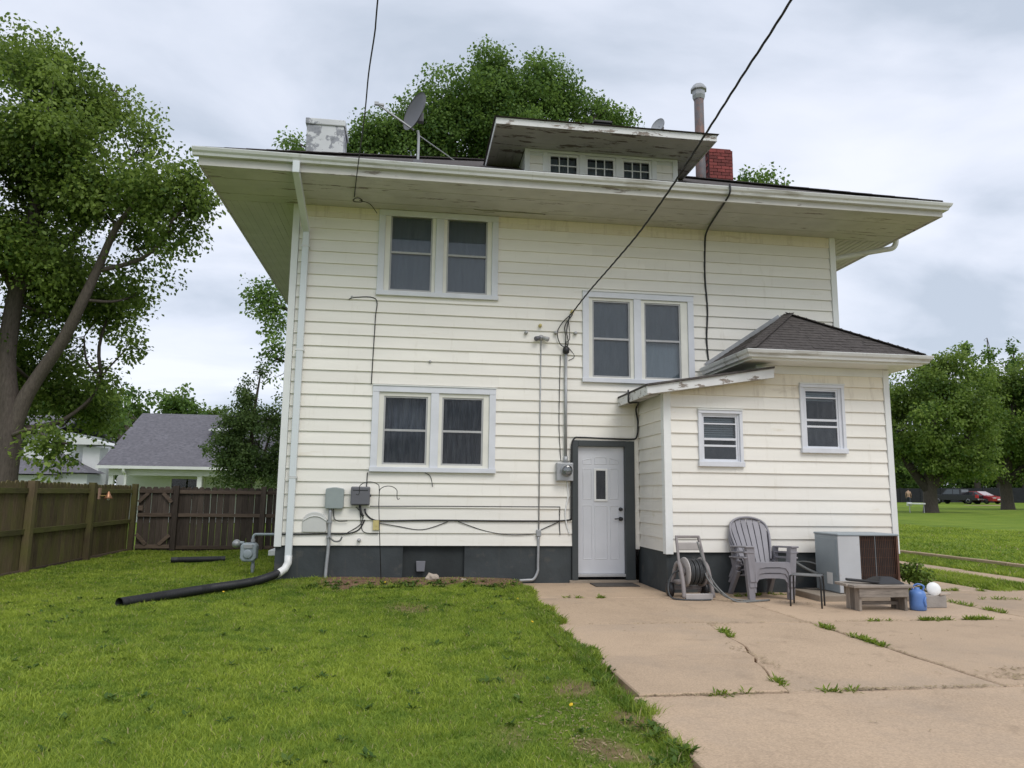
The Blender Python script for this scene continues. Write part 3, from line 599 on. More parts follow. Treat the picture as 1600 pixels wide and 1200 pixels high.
# dormer
DX0, DX1, DY, DZ = 1.83, 4.56, 11.80, 7.31
dh = [(2.235+i*.655, 2.235+i*.655+.55, 6.845, 7.255) for i in range(3)]
dm = MB(); wallgrid(dm, DX0, DX1, 6.5, DZ, DY, dh); dm.add([(DX0, DY, 6.5), (DX0, 14.2, 6.5), (DX0, 14.2, DZ), (DX0, DY, DZ)], [(0, 1, 2, 3)]); dm.add([(DX1, DY, 6.5), (DX1, 14.2, 6.5), (DX1, 14.2, DZ), (DX1, DY, DZ)], [(0, 1, 2, 3)])
dorm = part('dormer_wall', dm, TRIM, house)
for (a_, b_) in ((DX0+.08, 2.14), (4.185, DX1-.08)):
    for k in range(5):
        za = 6.45+k*.15; mb = MB(); board(mb, a_, b_, za, za+.15, za, min(za+.15, 7.20), DY); part('siding_board', mb, CREAM, dorm)
part('dormer_trim', MB().box(DX0-.01, DX0+.08, DY-.035, DY, 6.5, DZ).box(DX1-.08, DX1+.01, DY-.035, DY, 6.5, DZ).box(DX0+.08, DX1-.08, DY-.033, DY, 7.265, DZ).box(2.14, 2.235, DY-.03, DY, 6.5, 7.265).box(4.095, 4.185, DY-.03, DY, 6.5, 7.265)
     .box(2.785, 2.89, DY-.03, DY, 6.5, 7.265).box(3.44, 3.545, DY-.03, DY, 6.5, 7.265), TRIM, house, bev=.004)
for (a_, b_, c_, d_) in dh:
    wd = part('dormer_window', MB().box(a_, a_+.045, DY-.015, DY+.03, c_, d_).box(b_-.045, b_, DY-.015, DY+.03, c_, d_).box(a_+.045, b_-.045, DY-.015, DY+.03, d_-.045, d_).box(a_+.045, b_-.045, DY-.015, DY+.03, c_, c_+.045), WHITEP, house, bev=.003)
    gx0, gx1, gz0, gz1 = a_+.045, b_-.045, c_+.045, d_-.045; pw, ph = (gx1-gx0)/3, (gz1-gz0)/2
    mt = MB()
    for k in (1, 2): mt.box(gx0+k*pw-.008, gx0+k*pw+.008, DY-.008, DY+.02, gz0, gz1)
    mt.box(gx0, gx1, DY-.006, DY+.018, gz0+ph-.008, gz0+ph+.008); part('muntin', mt, WHITEP, wd)
    for i in range(3):
        for j in range(2): part('pane', MB().add([(gx0+i*pw, DY+.006, gz0+j*ph), (gx0+(i+1)*pw, DY+.006, gz0+j*ph), (gx0+(i+1)*pw, DY+.006, gz0+(j+1)*ph), (gx0+i*pw, DY+.006, gz0+(j+1)*ph)], [(0, 1, 2, 3)]), GLASS2, wd)
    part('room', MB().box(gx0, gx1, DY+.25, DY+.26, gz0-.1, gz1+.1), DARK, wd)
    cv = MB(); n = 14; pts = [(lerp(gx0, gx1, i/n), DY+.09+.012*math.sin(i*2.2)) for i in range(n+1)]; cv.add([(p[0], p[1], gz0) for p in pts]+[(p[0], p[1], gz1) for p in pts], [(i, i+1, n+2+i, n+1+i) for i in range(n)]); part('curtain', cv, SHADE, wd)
ex0, ex1, ey = 1.245, 4.94, 10.99
part('dormer_fascia', MB().box(ex0, ex1, ey-.02, ey, 7.295, 7.40).box(ex0-.02, ex0, ey-.02, 12.75, 7.295, 7.40).box(ex1, ex1+.02, ey-.02, 12.75, 7.295, 7.40), PEELW, house)
dso = part('dormer_soffit', MB().box(ex0, ex1, ey, 12.75, 7.35, 7.365), DARK, house)
for k in range(7):
    y0_ = ey+k*.1155; part('soffit_board', MB().box(ex0, ex1, y0_+.002, y0_+.1135, 7.315+random.uniform(-.002, .002), 7.335), PEELD, dso)
for (a_, b_) in ((ex0, DX0-.01), (DX1+.01, ex1)):
    for k in range(4):
        w_ = (b_-a_)/4; part('soffit_board', MB().box(a_+k*w_+.002, a_+(k+1)*w_-.002, 11.81, 12.75, 7.315+random.uniform(-.002, .002), 7.335), PEELD, dso)
X0, X1, Y0 = ex0-.05, ex1+.05, ey-.06; hh = (X1-X0)/2; zz = 7.41; Sd = .36
part('dormer_roof', MB().add([(X0, Y0, zz), (X1, Y0, zz), (X1, 14.6, zz), (X0, 14.6, zz), ((X0+X1)/2, Y0+hh, zz+hh*Sd), ((X0+X1)/2, 15.4, zz+hh*Sd)], [(0, 1, 4), (1, 2, 5, 4), (3, 0, 4, 5), (0, 3, 2, 1)]), SHING, house)
part('roof_vent', MB().box(3.13, 3.41, 12.0, 12.25, 7.6, 8.02).box(3.10, 3.44, 11.97, 12.28, 8.02, 8.06), BLACK, roof, bev=.008)
# chimneys and flue
ch = part('white_chimney', MB().box(-2.02, -1.36, 12.9, 13.55, 6.4, 8.02), STUCCO, house, bev=.012)
part('chimney_cap', MB().box(-2.045, -1.335, 12.875, 13.575, 8.02, 8.14), STUCCO, ch, bev=.015)
rc = part('red_chimney', MB().box(6.145, 6.675, 14.02, 14.54, 7.0, 8.74), MORTAR, house)
bh, bl = .072, .178
bme = mesh(MB().box(-bl/2+.006, bl/2-.006, -.05, .05, -bh/2+.006, bh/2-.006), 'brick', BRICKM); bme2 = mesh(MB().box(-bl/4+.006, bl/4-.006, -.05, .05, -bh/2+.006, bh/2-.006), 'half_brick', BRICKM)
for r_ in range(18):
    z_ = 8.74-bh/2-r_*bh
    for yy, off in ((14.02, .038), ):
        if r_ % 2 == 0:
            for k in range(3): inst('brick', bme, rc, (6.145+bl/2+k*bl-.002, yy+off+random.uniform(-.004, .004), z_))
        else:
            inst('brick', bme2, rc, (6.145+bl/4, yy+off, z_)); inst('brick', bme2, rc, (6.675-bl/4+.002, yy+off, z_))
            for k in range(2): inst('brick', bme, rc, (6.145+bl+k*bl, yy+off+random.uniform(-.004, .004), z_))
    for k in range(2): inst('brick', bme, rc, (6.145+.038, 14.16+k*.18+(r_ % 2)*.08, z_), (0, 0, R(90)))
part('chimney_top', MB().box(6.16, 6.66, 14.04, 14.52, 8.735, 8.79), BRICKM, rc, bev=.02)
fl = part('flue_pipe', MB().lathe([(.105, 7.0), (.105, 8.3), (.10, 8.32), (.10, 9.75)], (5.86, 13.8, 0), n=18), RUST, house, smooth=True)
part('flue_cap', MB().lathe([(.11, 9.72), (.14, 9.80), (.14, 9.90), (.175, 9.92), (.175, 9.95), (.11, 10.05), (.04, 10.08)], (5.86, 13.8, 0), n=8), GALV, fl)
# rear addition: hip roof with shingle tabs, gutter, soffit
AX0, AX1, AY = 5.02, 7.76, 10.12
part('addition_soffit', MB().box(AX0, AX1, AY, YA-.036, 3.425, 3.445).box(AX0, 5.35, YA-.036, YF-.03, 3.425, 3.445).box(XW1+.012, AX1, YA-.036, YF-.03, 3.425, 3.445), TRIM, house)
part('addition_fascia', MB().box(AX0, AX1, AY-.02, AY, 3.425, 3.55).box(AX0-.02, AX0, AY-.02, YF-.03, 3.425, 3.55).box(AX1, AX1+.02, AY-.02, YF-.03, 3.425, 3.55), TRIM, house)
part('addition_gutter', MB().sweep(GP, [(AX0-.021, YF-.04, 3.565), (AX0-.021, AY-.021, 3.565), (AX1+.021, AY-.021, 3.565), (AX1+.021, YF-.04, 3.565)]), GUT, house)
ax0, ax1, ay = AX0-.06, AX1+.06, AY-.06; ahw = (ax1-ax0)/2; axc = (ax0+ax1)/2; az = 3.568; asl = .655; aap = az+ahw*asl; ayw = YF-.024
aro = part('addition_roof', MB().add([(ax0, ay, az), (ax1, ay, az), (ax1, ayw, az), (ax0, ayw, az), (axc, ay+ahw, aap), (axc, ayw, aap)], [(0, 1, 4), (1, 2, 5, 4), (3, 0, 4, 5), (0, 3, 2, 1)]), SHING, house)
tb = MB(); rows = 15
def tab(o, du, up, w, h, lift):
    o, du, up = Vector(o), Vector(du), Vector(up); n_ = du.cross(up).normalized()
    tb.hexa([o+n_*.001, o+du*w+n_*.001, o+du*w+up*h+n_*.001, o+up*h+n_*.001, o+n_*lift, o+du*w+n_*lift, o+du*w+up*h+n_*.003, o+up*h+n_*.003])
rk = random.Random(3)
for i in range(rows):
    t0 = i/rows; dd = ahw*t0; z_ = az+dd*asl; up = Vector((0, 1, asl)).normalized(); h = math.hypot(ahw, ahw*asl)/rows*1.25
    x = ax0+dd+.02
    while x < ax1-dd-.05:                       # front slope
        w_ = min(rk.uniform(.12, .30), ax1-dd-.02-x); tab((x, ay+dd, z_), (1, 0, 0), up, w_-.004, h, rk.uniform(.007, .014)); x += w_
    for s_ in (-1, 1):                          # side slopes
        up2 = Vector((-s_, 0, asl)).normalized(); xx = (ax0+dd) if s_ < 0 else (ax1-dd); y = ay+dd+.02
        while y < ayw-.04:
            w_ = min(rk.uniform(.12, .30), ayw-y)
            if s_ < 0: tab((xx, y+w_, z_), (0, -1, 0), up2, w_-.004, h, rk.uniform(.007, .014))
            else: tab((xx, y, z_), (0, 1, 0), up2, w_-.004, h, rk.uniform(.007, .014))
            y += w_
for s_ in (-1, 1):
    for i in range(14):
        t0 = i/14*ahw; t1 = t0+ahw/14*1.2; tb.bar((axc+s_*(ahw-t0), ay+t0, az+asl*t0+.02), (axc+s_*(ahw-t1), ay+t1, az+asl*t1+.014), .17, .012)
tbo = part('shingle_tabs', tb, SHING, aro); tbo['kind'] = 'stuff'
part('flashing', MB().bar((ax0+.05, YF-.03, az+.05), (axc, YF-.03, aap+.03), .012, .10).bar((axc, YF-.03, aap+.03), (ax1-.05, YF-.03, az+.05), .012, .10), GALV, house)
# lean-to roof over the door corner: low eave on the left, rake board facing the yard
A0, A1 = (3.47, 2.955), (5.44, 3.275); ry0 = 10.28
sl_ = (A1[1]-A0[1])/(A1[0]-A0[0])
lr = part('porch_roof', MB().prism([(A0[0]-.03, A0[1]+.045), (A1[0], A1[1]+.055), (A1[0], A1[1]+.085), (A0[0]-.03, A0[1]+.075)], 'y', ry0-.03, YF-.03), SHING, house)
part('rake_board', MB().prism([(A0[0], A0[1]-.075), (A1[0], A1[1]-.085), (A1[0], A1[1]+.055), (A0[0], A0[1]+.045)], 'y', ry0, ry0+.025), PEELW, lr)
part('eave_board', MB().box(A0[0]-.022, A0[0], ry0, YF-.03, A0[1]-.085, A0[1]+.045), PEELW, lr)
part('porch_soffit', MB().prism([(A0[0], A0[1]-.07), (A1[0], A1[1]-.07), (A1[0], A1[1]-.055), (A0[0], A0[1]-.055)], 'y', ry0+.026, YA-.04).prism([(A0[0], A0[1]-.07), (XA-.03, A0[1]-.07+sl_*.31), (XA-.03, A0[1]-.055+sl_*.31), (A0[0], A0[1]-.055)], 'y', YA-.04, YF-.04), PEELD, lr)
# downspouts
ds = MB(); ds.box(-1.80, -1.70, YF-.135, YF-.05, .36, 5.60)
ds.bar((-1.75, YF-.092, 5.58), (-1.75, EY-.08, 6.02), .10, .085); ds.box(-1.80, -1.70, EY-.12, EY-.035, 5.98, 6.16)
dn = part('downspout', ds, plain('downspout_white', (.68, .72, .735), .35, .06, 2, stretch=(1, 1, .4)), house, bev=.008)
part('elbow', MB().tube([(-1.75, YF-.092, .44), (-1.75, YF-.095, .33), (-1.785, YF-.14, .245), (-1.86, YF-.21, .19), (-1.90, YF-.25, .172)], [.058, .058, .058, .06, .06], 12), WHITEP, dn, smooth=True)
for z_ in (1.6, 3.6, 5.3): part('strap', MB().box(-1.815, -1.685, YF-.139, YF-.03, z_, z_+.03), GUT, dn)
d2 = MB().tube(smooth_path([(EX1+.07, 11.75, 6.14), (EX1+.07, 11.75, 6.02), (EX1+.02, 11.78, 5.93), (EX1-.12, 11.82, 5.90), (8.1, 11.95, 5.84), (7.62, 12.05, 5.74), (7.565, 12.08, 5.6), (7.565, 12.08, 3), (7.565, 12.08, .3)], 4), .048, 10)
part('downspout', d2, GUT, house, smooth=True)
part('side_step', MB().box(-2.55, XW0, 14.6, 16.4, .20, .30), TRIM, house, bev=.01)
for (x_, z_) in ((.302, 3.514), (-.985, 4.53)): part('wall_knob', MB().lathe([(.022, 0), (.022, .02), (.012, .035)], (x_, YF-.02, z_), (0, -1, 0), 10), ALUM, house)

# ------------------------------------------------------------------ wires and fittings on the wall
YW = YF-.032
def wallwire(pts, r, y=YW): return MB().tube(smooth_path([(x, y, z) for x, z in pts]), r, 6)
def twisted(path, r, turns, strands=2, off=.012):
    mb = MB(); P = smooth_path(path, 26); L = 0; ang = [0]
    for a_, b_ in zip(P, P[1:]): L += (b_-a_).length; ang.append(L*turns*2*math.pi)
    for s_ in range(strands):
        q = []
        for i, p in enumerate(P):
            d = (P[min(i+1, len(P)-1)]-P[max(i-1, 0)]).normalized(); a1 = d.cross(Vector((0, 0, 1))).normalized() if abs(d.z) < .98 else Vector((1, 0, 0)); a2 = d.cross(a1); t_ = ang[i]+s_*2*math.pi/strands
            q.append(p+(a1*math.cos(t_)+a2*math.sin(t_))*off)
        mb.tube(q, r, 6)
    return mb
solo('service_cable', twisted([(2.64, 11.74, 4.41), (2.70, 10.8, 4.53), (2.78, 9.62, 4.64), (2.84, 8.65, 4.74), (2.90, 7.65, 4.92), (2.95, 6.76, 5.13), (3.0, 5.97, 5.33), (3.05, 5.2, 5.52), (3.2, 2.5, 6.25), (3.4, -2, 7.6)], .0062, 1.6, 3, .0070), WIRE, 'thick twisted black power cable sloping down from the sky to the wall', 'cable', (2.64, 11.74, 4.41), smooth=True)
solo('telephone_wire', MB().tube(smooth_path([(-.98, 11.3, 6.03), (-.86, 10.2, 5.96), (-.62, 7.99, 5.66), (-.52, 6.98, 5.57), (-.43, 6.3, 5.58), (-.40, 6.0, 5.62), (-.2, 4, 5.95), (0, 1, 6.6), (.3, -4, 7.9)], 10), .0075, 6), WIRE, 'thin dark wire rising from the eave soffit at the upper left window', 'wire', (-.98, 11.3, 6.03), smooth=True)
solo('wire_coil', MB().tube([(-.93+.07*math.cos(a*.5)+.01*math.sin(a*1.3), 11.36+.02*math.cos(a), 6.0+.035*math.sin(a*.5)) for a in range(26)], .006, 6).tube(smooth_path([(-.9, 11.36, 6.0), (-.75, 11.55, 6.03), (-.64, 11.78, 5.97)]), .006, 6), WIRE, 'small coil of black wire hanging under the soffit', 'wire', (-.93, 11.36, 6.0), smooth=True)
solo('antenna_cable', MB().tube(smooth_path([(4.88, EY-.15, 6.27), (4.87, EY-.15, 6.12), (4.87, 10.6, 6.035), (4.98, 11.3, 6.02), (5.05, 11.72, 5.98), (5.05, YW, 5.8), (5.03, YW, 5.2), (5.06, YW, 4.6), (5.03, YW, 4.1), (5.05, YW, 3.72)], 5), .016, 6), WIRE, 'black cable running from the gutter down the wall to the lean-to roof', 'cable', (5.05, YW, 3.72), smooth=True)
w1 = thing('wall_wiring', 'black wiring strung along the lower siding between boxes and door', 'wiring', (0, YW, .97))
part('bundle', wallwire([(-.643, 1.147), (-.62, 1.068), (-.519, .985), (-.341, .966), (.454, .978), (1.573, .975), (2.405, .981), (2.648, 1.003)], .013), WIRE, w1, smooth=True)
part('wire', wallwire([(-1.94, .85), (-1.92, .76), (-1.686, .751), (-1.208, .763), (-.919, .764), (-.727, .823), (-.636, .98)], .011), WIRE, w1, smooth=True)
for pts, r_ in (([(-.488, .942), (-.141, .885), (.258, .832), (.656, .959)], .006), ([(.817, .96), (1.267, .813), (1.679, .757), (2.041, .777)], .006), ([(2.103, .817), (2.468, .981)], .007), ([(-.566, 1.187), (.65, 1.198), (2.457, 1.205)], .006),
                ([(-.78, 1.175), (-.668, 1.048), (-.71, .90), (-.90, .775)], .007), ([(-.72, 1.18), (-.69, .93), (-.64, .79), (-.42, .77)], .006), ([(-1.035, 4.49), (-.92, 4.53), (-.607, 4.515), (-.60, 4.2), (-.612, 3.6), (-.622, 3.115)], .008), ([(-.625, 1.71), (-.63, 1.5), (-.628, 1.25)], .008),
                ([(2.457, 1.21), (2.45, .95), (2.46, .76)], .007), ([(.27, 1.72), (.36, 1.66), (.40, 1.5)], .005), ([(2.60, 4.3), (2.62, 4.0), (2.56, 3.9), (2.7, 3.7), (2.6, 3.62)], .005), ([(2.46, 3.7), (2.44, 2.6), (2.47, 1.95)], .006)):
    part('wire', wallwire(pts, r_), WIRE, w1, smooth=True)
solo('door_cable', wallwire([(2.637, 1.0), (2.640, 1.6), (2.643, 2.16), (2.691, 2.315), (2.80, 2.335), (3.25, 2.325), (3.66, 2.322), (3.755, 2.38), (3.775, 2.6), (3.745, 2.80), (3.76, 2.875)], .014, YF-.06).tube(smooth_path([(3.76, YF-.06, 2.875), (3.70, 11.5, 2.90), (3.55, 11.3, 2.88), (3.43, 11.15, 2.86), (3.425, 11.15, 2.98), (3.44, 11.2, 3.06)]), .014, 6), WIRE, 'black cable looping over the dark door frame and up under the porch eave', 'cable', (2.64, YF-.06, 1.0), smooth=True)
em = thing('electric_meter', 'round glass electric meter on a grey box left of the door', 'meter', (2.52, YF, 1.62))
part('meter_box', MB().box(2.385, 2.66, YF-.13, YF-.02, 1.62, 1.915), GALV, em, bev=.012)
part('meter_socket', MB().lathe([(.095, 0), (.098, .02), (.085, .03)], (2.545, YF-.13, 1.79), (0, -1, 0), 24), GALV, em, smooth=True)
part('meter_face', MB().lathe([(.07, 0), (.07, .02)], (2.545, YF-.15, 1.79), (0, -1, 0), 20), TTOP, em)
part('meter_dome', MB().lathe([(.082, 0), (.082, .07), (.07, .085), (.03, .09)], (2.545, YF-.15, 1.79), (0, -1, 0), 24), CLEARP, em, smooth=True)
part('conduit', MB().tube([(2.545, YF-.06, 1.91), (2.545, YF-.06, 2.02)], .036, 12).tube([(2.545, YF-.06, 2.02), (2.548, YF-.06, 3.74)], .024, 12), GALV, em, smooth=True)
part('weather_head', MB().lathe([(.026, 0), (.055, .02), (.055, .09), (.03, .13)], (2.548, YF-.07, 3.72), n=12), BLACK, em, smooth=True)
for pts in ([(2.64, 4.41), (2.484, 4.25), (2.40, 4.08), (2.44, 3.9), (2.535, 3.82)], [(2.615, 4.4), (2.56, 4.12), (2.585, 3.93), (2.56, 3.82)], [(2.66, 4.40), (2.53, 4.2), (2.545, 4.0), (2.53, 3.82)]):
    part('drop_wire', wallwire(pts, .009, YF-.07), WIRE, em, smooth=True)
part('drain_wire', wallwire([(2.573, 1.617), (2.595, 1.381), (2.545, 1.124), (2.574, .901), (2.62, .769)], .014), WHITEP, em, smooth=True)
for x_, z_ in ((2.66, 4.45), (2.375, 4.08), (2.714, 4.085), (1.876, 4.06), (2.113, 4.19), (-.711, .668)):
    solo('insulator', MB().lathe([(.012, 0), (.03, .012), (.03, .03), (.016, .036), (.028, .05), (.024, .065)], (x_, YF-.02, z_), (0, -1, 0), 12), ALUM if z_ < 4.18 else YPLAS,
         {2.66: 'knob insulator where the power cable meets the wall', 2.375: 'knob insulator left of the conduit head', 2.714: 'knob insulator right of the conduit head', 1.876: 'knob insulator left of the floodlight', 2.113: 'yellowish knob above the twin floodlight', -.711: 'knob low on the siding below the dark utility box'}[x_], 'insulator', (x_, YF-.02, z_), 'old insulator knobs on the siding', smooth=True)
fl_ = thing('floodlight', 'small twin floodlight on top of a thin conduit mid wall', 'light', (2.13, YF, 3.95))
part('base', MB().lathe([(.05, 0), (.05, .025), (.03, .045)], (2.13, YF-.02, 3.985), (0, -1, 0), 16), ALUM, fl_, smooth=True)
for s_ in (-1, 1): part('lamp_head', MB().lathe([(.018, 0), (.03, .03), (.042, .10), (.038, .115)], (2.13+s_*.02, YF-.06, 3.985), (s_*.75, -.55, -.35), 14), ALUM if s_ > 0 else GBOX2, fl_, smooth=True)
part('conduit', MB().tube([(2.13, YF-.04, 3.96), (2.118, YF-.04, 2.4), (2.112, YF-.04, .84)], .0095, 8), GALV, fl_, smooth=True)
part('junction_box', MB().box(2.07, 2.145, YF-.075, YF-.01, .735, .84), GALV, fl_, bev=.006)
part('lower_pipe', MB().tube(smooth_path([(2.108, YF-.045, .74), (2.10, YF-.045, .3), (2.095, YF-.05, .19), (2.03, YF-.06, .075), (1.93, YF-.07, .06), (1.8, YF-.08, .055)]), .022, 10), GALV, fl_, smooth=True)
b1 = thing('utility_box', 'grey-green utility box on a pole conduit at the left wall', 'utility box', (-1.11, YF, .1))
part('lid', MB().prism([(-1.243, 1.165), (-1.235, 1.145), (-.985, 1.145), (-.966, 1.175), (-.966, 1.43), (-.975, 1.455), (-1.08, 1.472), (-1.13, 1.472), (-1.235, 1.455), (-1.243, 1.43)], 'y', YF-.12, YF-.02), GBOX, b1, bev=.012)
part('riser', MB().tube(smooth_path([(-1.165, YF-.06, 1.15), (-1.167, YF-.06, .6), (-1.185, YF-.07, .25), (-1.19, YF-.08, .02)]), .026, 10), GALV, b1, smooth=True)
part('strap', MB().box(-1.205, -1.13, YF-.09, YF-.02, .70, .73).box(-1.205, -1.13, YF-.09, YF-.02, .93, .955), GALV, b1)
part('cord', wallwire([(-1.12, 1.15), (-1.10, 1.0), (-1.03, .955), (-.9, .96)], .007, YF-.05), WIRE, b1, smooth=True)
part('hanging_hose', MB().tube(smooth_path([(-1.16, YF-.09, .72), (-1.08, YF-.1, .655), (-1.0, YF-.1, .66), (-.965, YF-.1, .72)]), .013, 8), HOSEG, b1, smooth=True)
b2 = thing('cable_box', 'dark grey square cable box with wires below it', 'utility box', (-.715, YF, 1.18))
part('lid', MB().box(-.862, -.57, YF-.125, YF-.02, 1.20, 1.488), GBOX2, b2, bev=.02)
part('seam', MB().box(-.83, -.60, YF-.129, YF-.12, 1.425, 1.437), BLACK, b2); part('seam', MB().box(-.83, -.60, YF-.129, YF-.12, 1.215, 1.222), BLACK, b2)
part('latch', MB().box(-.572, -.553, YF-.09, YF-.06, 1.33, 1.37), BLACK, b2)
part('cable_tail', wallwire([(-.72, 1.2), (-.70, 1.1), (-.66, 1.03)], .02, YF-.06), WIRE, b2, smooth=True)
cv = thing('vent_cover', 'pale round-topped cover on the siding beside the downspout', 'cover', (-1.39, YF, .78))
prof = [(-1.575, .80), (-1.56, .782), (-1.23, .782), (-1.21, .80), (-1.21, .95)]+[(-1.392+.182*math.cos(a), .95+.148*math.sin(a)) for a in np.linspace(.12, math.pi-.12, 10)]+[(-1.575, .95)]
part('shell', MB().prism(prof, 'y', YF-.06, YF-.02), COVER, cv, bev=.012)
part('ridge', MB().tube(smooth_path([(-1.575, YF-.064, .955), (-1.48, YF-.066, 1.012), (-1.39, YF-.067, 1.03), (-1.30, YF-.066, 1.012), (-1.21, YF-.064, .955)]), .008, 6), COVER, cv, smooth=True)
solo('outlet_cover', MB().box(-.509, -.405, YF-.06, YF-.02, .824, .972).box(-.48, -.435, YF-.064, YF-.06, .88, .93), YPLAS, 'small yellowed outlet cover under the wiring by the thin hook pole', 'outlet', (-.457, YF, .9), bev=.006)
sh = thing('shepherd_hook', 'thin black double shepherd hook standing in the bed', 'garden hook', (-.34, 11.5, .05))
part('pole', MB().tube([(-.34, 11.5, .03), (-.40, 11.5, .9), (-.42, 11.5, 1.22)], .0065, 6), STEELB, sh, smooth=True)
for s_, top, ex in ((-1, 1.56, -.30), (1, 1.50, .27)):
    x0_ = -.42; pts = [(x0_-.001*s_, 11.5, 1.18), (x0_, 11.5, 1.36)]+[(x0_+ex/2-ex/2*math.cos(a), 11.5, top-.09+.09*math.sin(a)) for a in np.linspace(.3, math.pi-.1, 9)]+[(x0_+ex, 11.5, top-.17), (x0_+ex*1.06, 11.5, top-.20), (x0_+ex*1.16, 11.5, top-.185)]
    part('hook', MB().tube(smooth_path(pts, 3), .006, 6), STEELB, sh, smooth=True)
# satellite dishes
def dish(loc, post, ctr, nrm, rad, mat_, label, arm=None):
    d_ = thing('satellite_dish', label, 'satellite dish', loc)
    nrm = Vector(nrm).normalized(); c_ = Vector(ctr)
    prof = [(rad*k/8, .10*rad*2*(k/8)**2) for k in range(1, 9)]
    part('reflector', MB().lathe([(.01, 0)]+prof+[(rad*1.01, .2*rad+.006), (rad*.98, .2*rad-.012)]+[(q*.98, h-.014) for q, h in prof[::-1]]+[(.01, -.014)], c_, nrm, 28), mat_, d_, smooth=True)
    part('mast', MB().tube(smooth_path(post), .022, 10), DISHL if arm else GALV, d_, smooth=True)
    part('bracket', MB().obox(c_-nrm*.06+Vector((0, 0, -.06)), (.05, 0, 0), (0, .05, 0), (0, 0, .08)), GBOX2, d_, bev=.01)
    if arm:
        part('feed_arm', MB().bar(arm[0], arm[1], .03, .022), GALV, d_); part('feed_horn', MB().lathe([(.022, 0), (.03, .05), (.035, .09), (.02, .10)], arm[1], Vector(ctr)-Vector(arm[1]), 12).obox(Vector(arm[1])+Vector((-.02, 0, .01)), (.035, 0, 0), (0, .025, 0), (0, 0, .025)), GALV, d_)
        for a_, b_ in arm[2]: part('strut', MB().tube([a_, b_], .011, 6), GALV, d_)
    part('foot', MB().box(loc[0]-.08, loc[0]+.08, loc[1]-.06, loc[1]+.06, loc[2]-.08, loc[2]+.02), GBOX2, d_)
    return d_
dish((0, 11.6, 6.83), [(0, 11.6, 6.82), (0, 11.6, 7.25), (-.02, 11.58, 7.38)], (-.03, 11.6, 7.70), (-.84, -.50, .18), .335, DISHM, 'dark grey satellite dish on a post above the eave left of the dormer', ((-.08, 11.58, 7.38), (-.68, 11.42, 7.70), [((.01, 11.6, 7.30), (.62, 12.0, 7.10))]))
dish((4.36, 12.2, 7.72), [(4.36, 12.2, 7.6), (4.36, 12.2, 8.0)], (4.37, 12.15, 8.12), (-.8, -.5, .2), .15, DISHL, 'small pale satellite dish just above the dormer roof')

# ------------------------------------------------------------------ things in the yard
def corrug(path, r, pitch=.022, n=14):
    P = smooth_path(path, 40); out_ = [P[0]]; 
    for a_, b_ in zip(P, P[1:]):
        k = max(1, int((b_-a_).length/(pitch/4)))
        out_ += [a_.lerp(b_, (i+1)/k) for i in range(k)]
    L = 0; rad = [r]
    for a_, b_ in zip(out_, out_[1:]): L += (b_-a_).length; rad.append(r*(1+.085*math.copysign(min(1, abs(math.sin(L/pitch*math.pi))**.6), math.sin(2*math.pi*L/pitch))))
    mb = MB().tube(out_, rad, n, caps=False); mb.tube([p for p in out_], [q*.86 for q in rad], n, caps=False); return mb
solo('drain_pipe', corrug([(-1.87, YF-.225, .19), (-2.0, 11.42, .145), (-2.2, 11.22, .105), (-2.65, 10.78, .075), (-3.0, 10.2, .068), (-3.34, 9.55, .066)], .058), PIPEB, 'long black corrugated drain pipe from the downspout across the grass', 'drain pipe', (-1.87, 11.6, .19), smooth=True)
solo('drain_pipe', corrug([(-4.45, 15.2, .07), (-4.0, 15.32, .07), (-3.5, 15.42, .072)], .055), PIPEB, 'short loose piece of black corrugated pipe lying on the grass', 'drain pipe', (-4, 15.3, 0), smooth=True)
gm_ = thing('gas_meter', 'blue-grey gas meter on a riser pipe by the house corner', 'gas meter', (-2.52, 13.0, .05))
part('body', MB().prism([(-2.70, .30), (-2.66, .245), (-2.48, .245), (-2.44, .30), (-2.44, .50), (-2.47, .545), (-2.67, .545), (-2.70, .50)], 'y', 12.88, 13.08), ACB, gm_, bev=.025)
part('face', MB().lathe([(.075, 0), (.075, .02), (.06, .028)], (-2.57, 12.88, .37), (0, -1, 0), 20), ACB, gm_, smooth=True)
part('index', MB().box(-2.64, -2.50, 12.862, 12.88, .46, .525), GALV, gm_, bev=.006)
part('regulator', MB().lathe([(.03, -.09), (.055, -.05), (.07, -.02), (.07, .02), (.05, .05), (.03, .08)], (-2.78, 12.97, .53), (.35, -.9, .1), 18), GALV, gm_, smooth=True)
part('pipe', MB().tube([(-2.50, 12.98, 0), (-2.50, 12.98, .26)], .026, 10).tube(smooth_path([(-2.52, 12.98, .53), (-2.52, 12.98, .64), (-2.49, 12.98, .68), (-2.42, 12.98, .685), (-1.98, 12.98, .685)]), .022, 10).tube([(-2.78, 12.97, .55), (-2.66, 12.97, .545)], .024, 10), ACB, gm_, smooth=True)
part('union', MB().lathe([(.036, 0), (.036, .05)], (-2.50, 12.98, .13), n=8).lathe([(.036, 0), (.036, .05)], (-2.52, 12.98, .56), n=8), GALV, gm_)
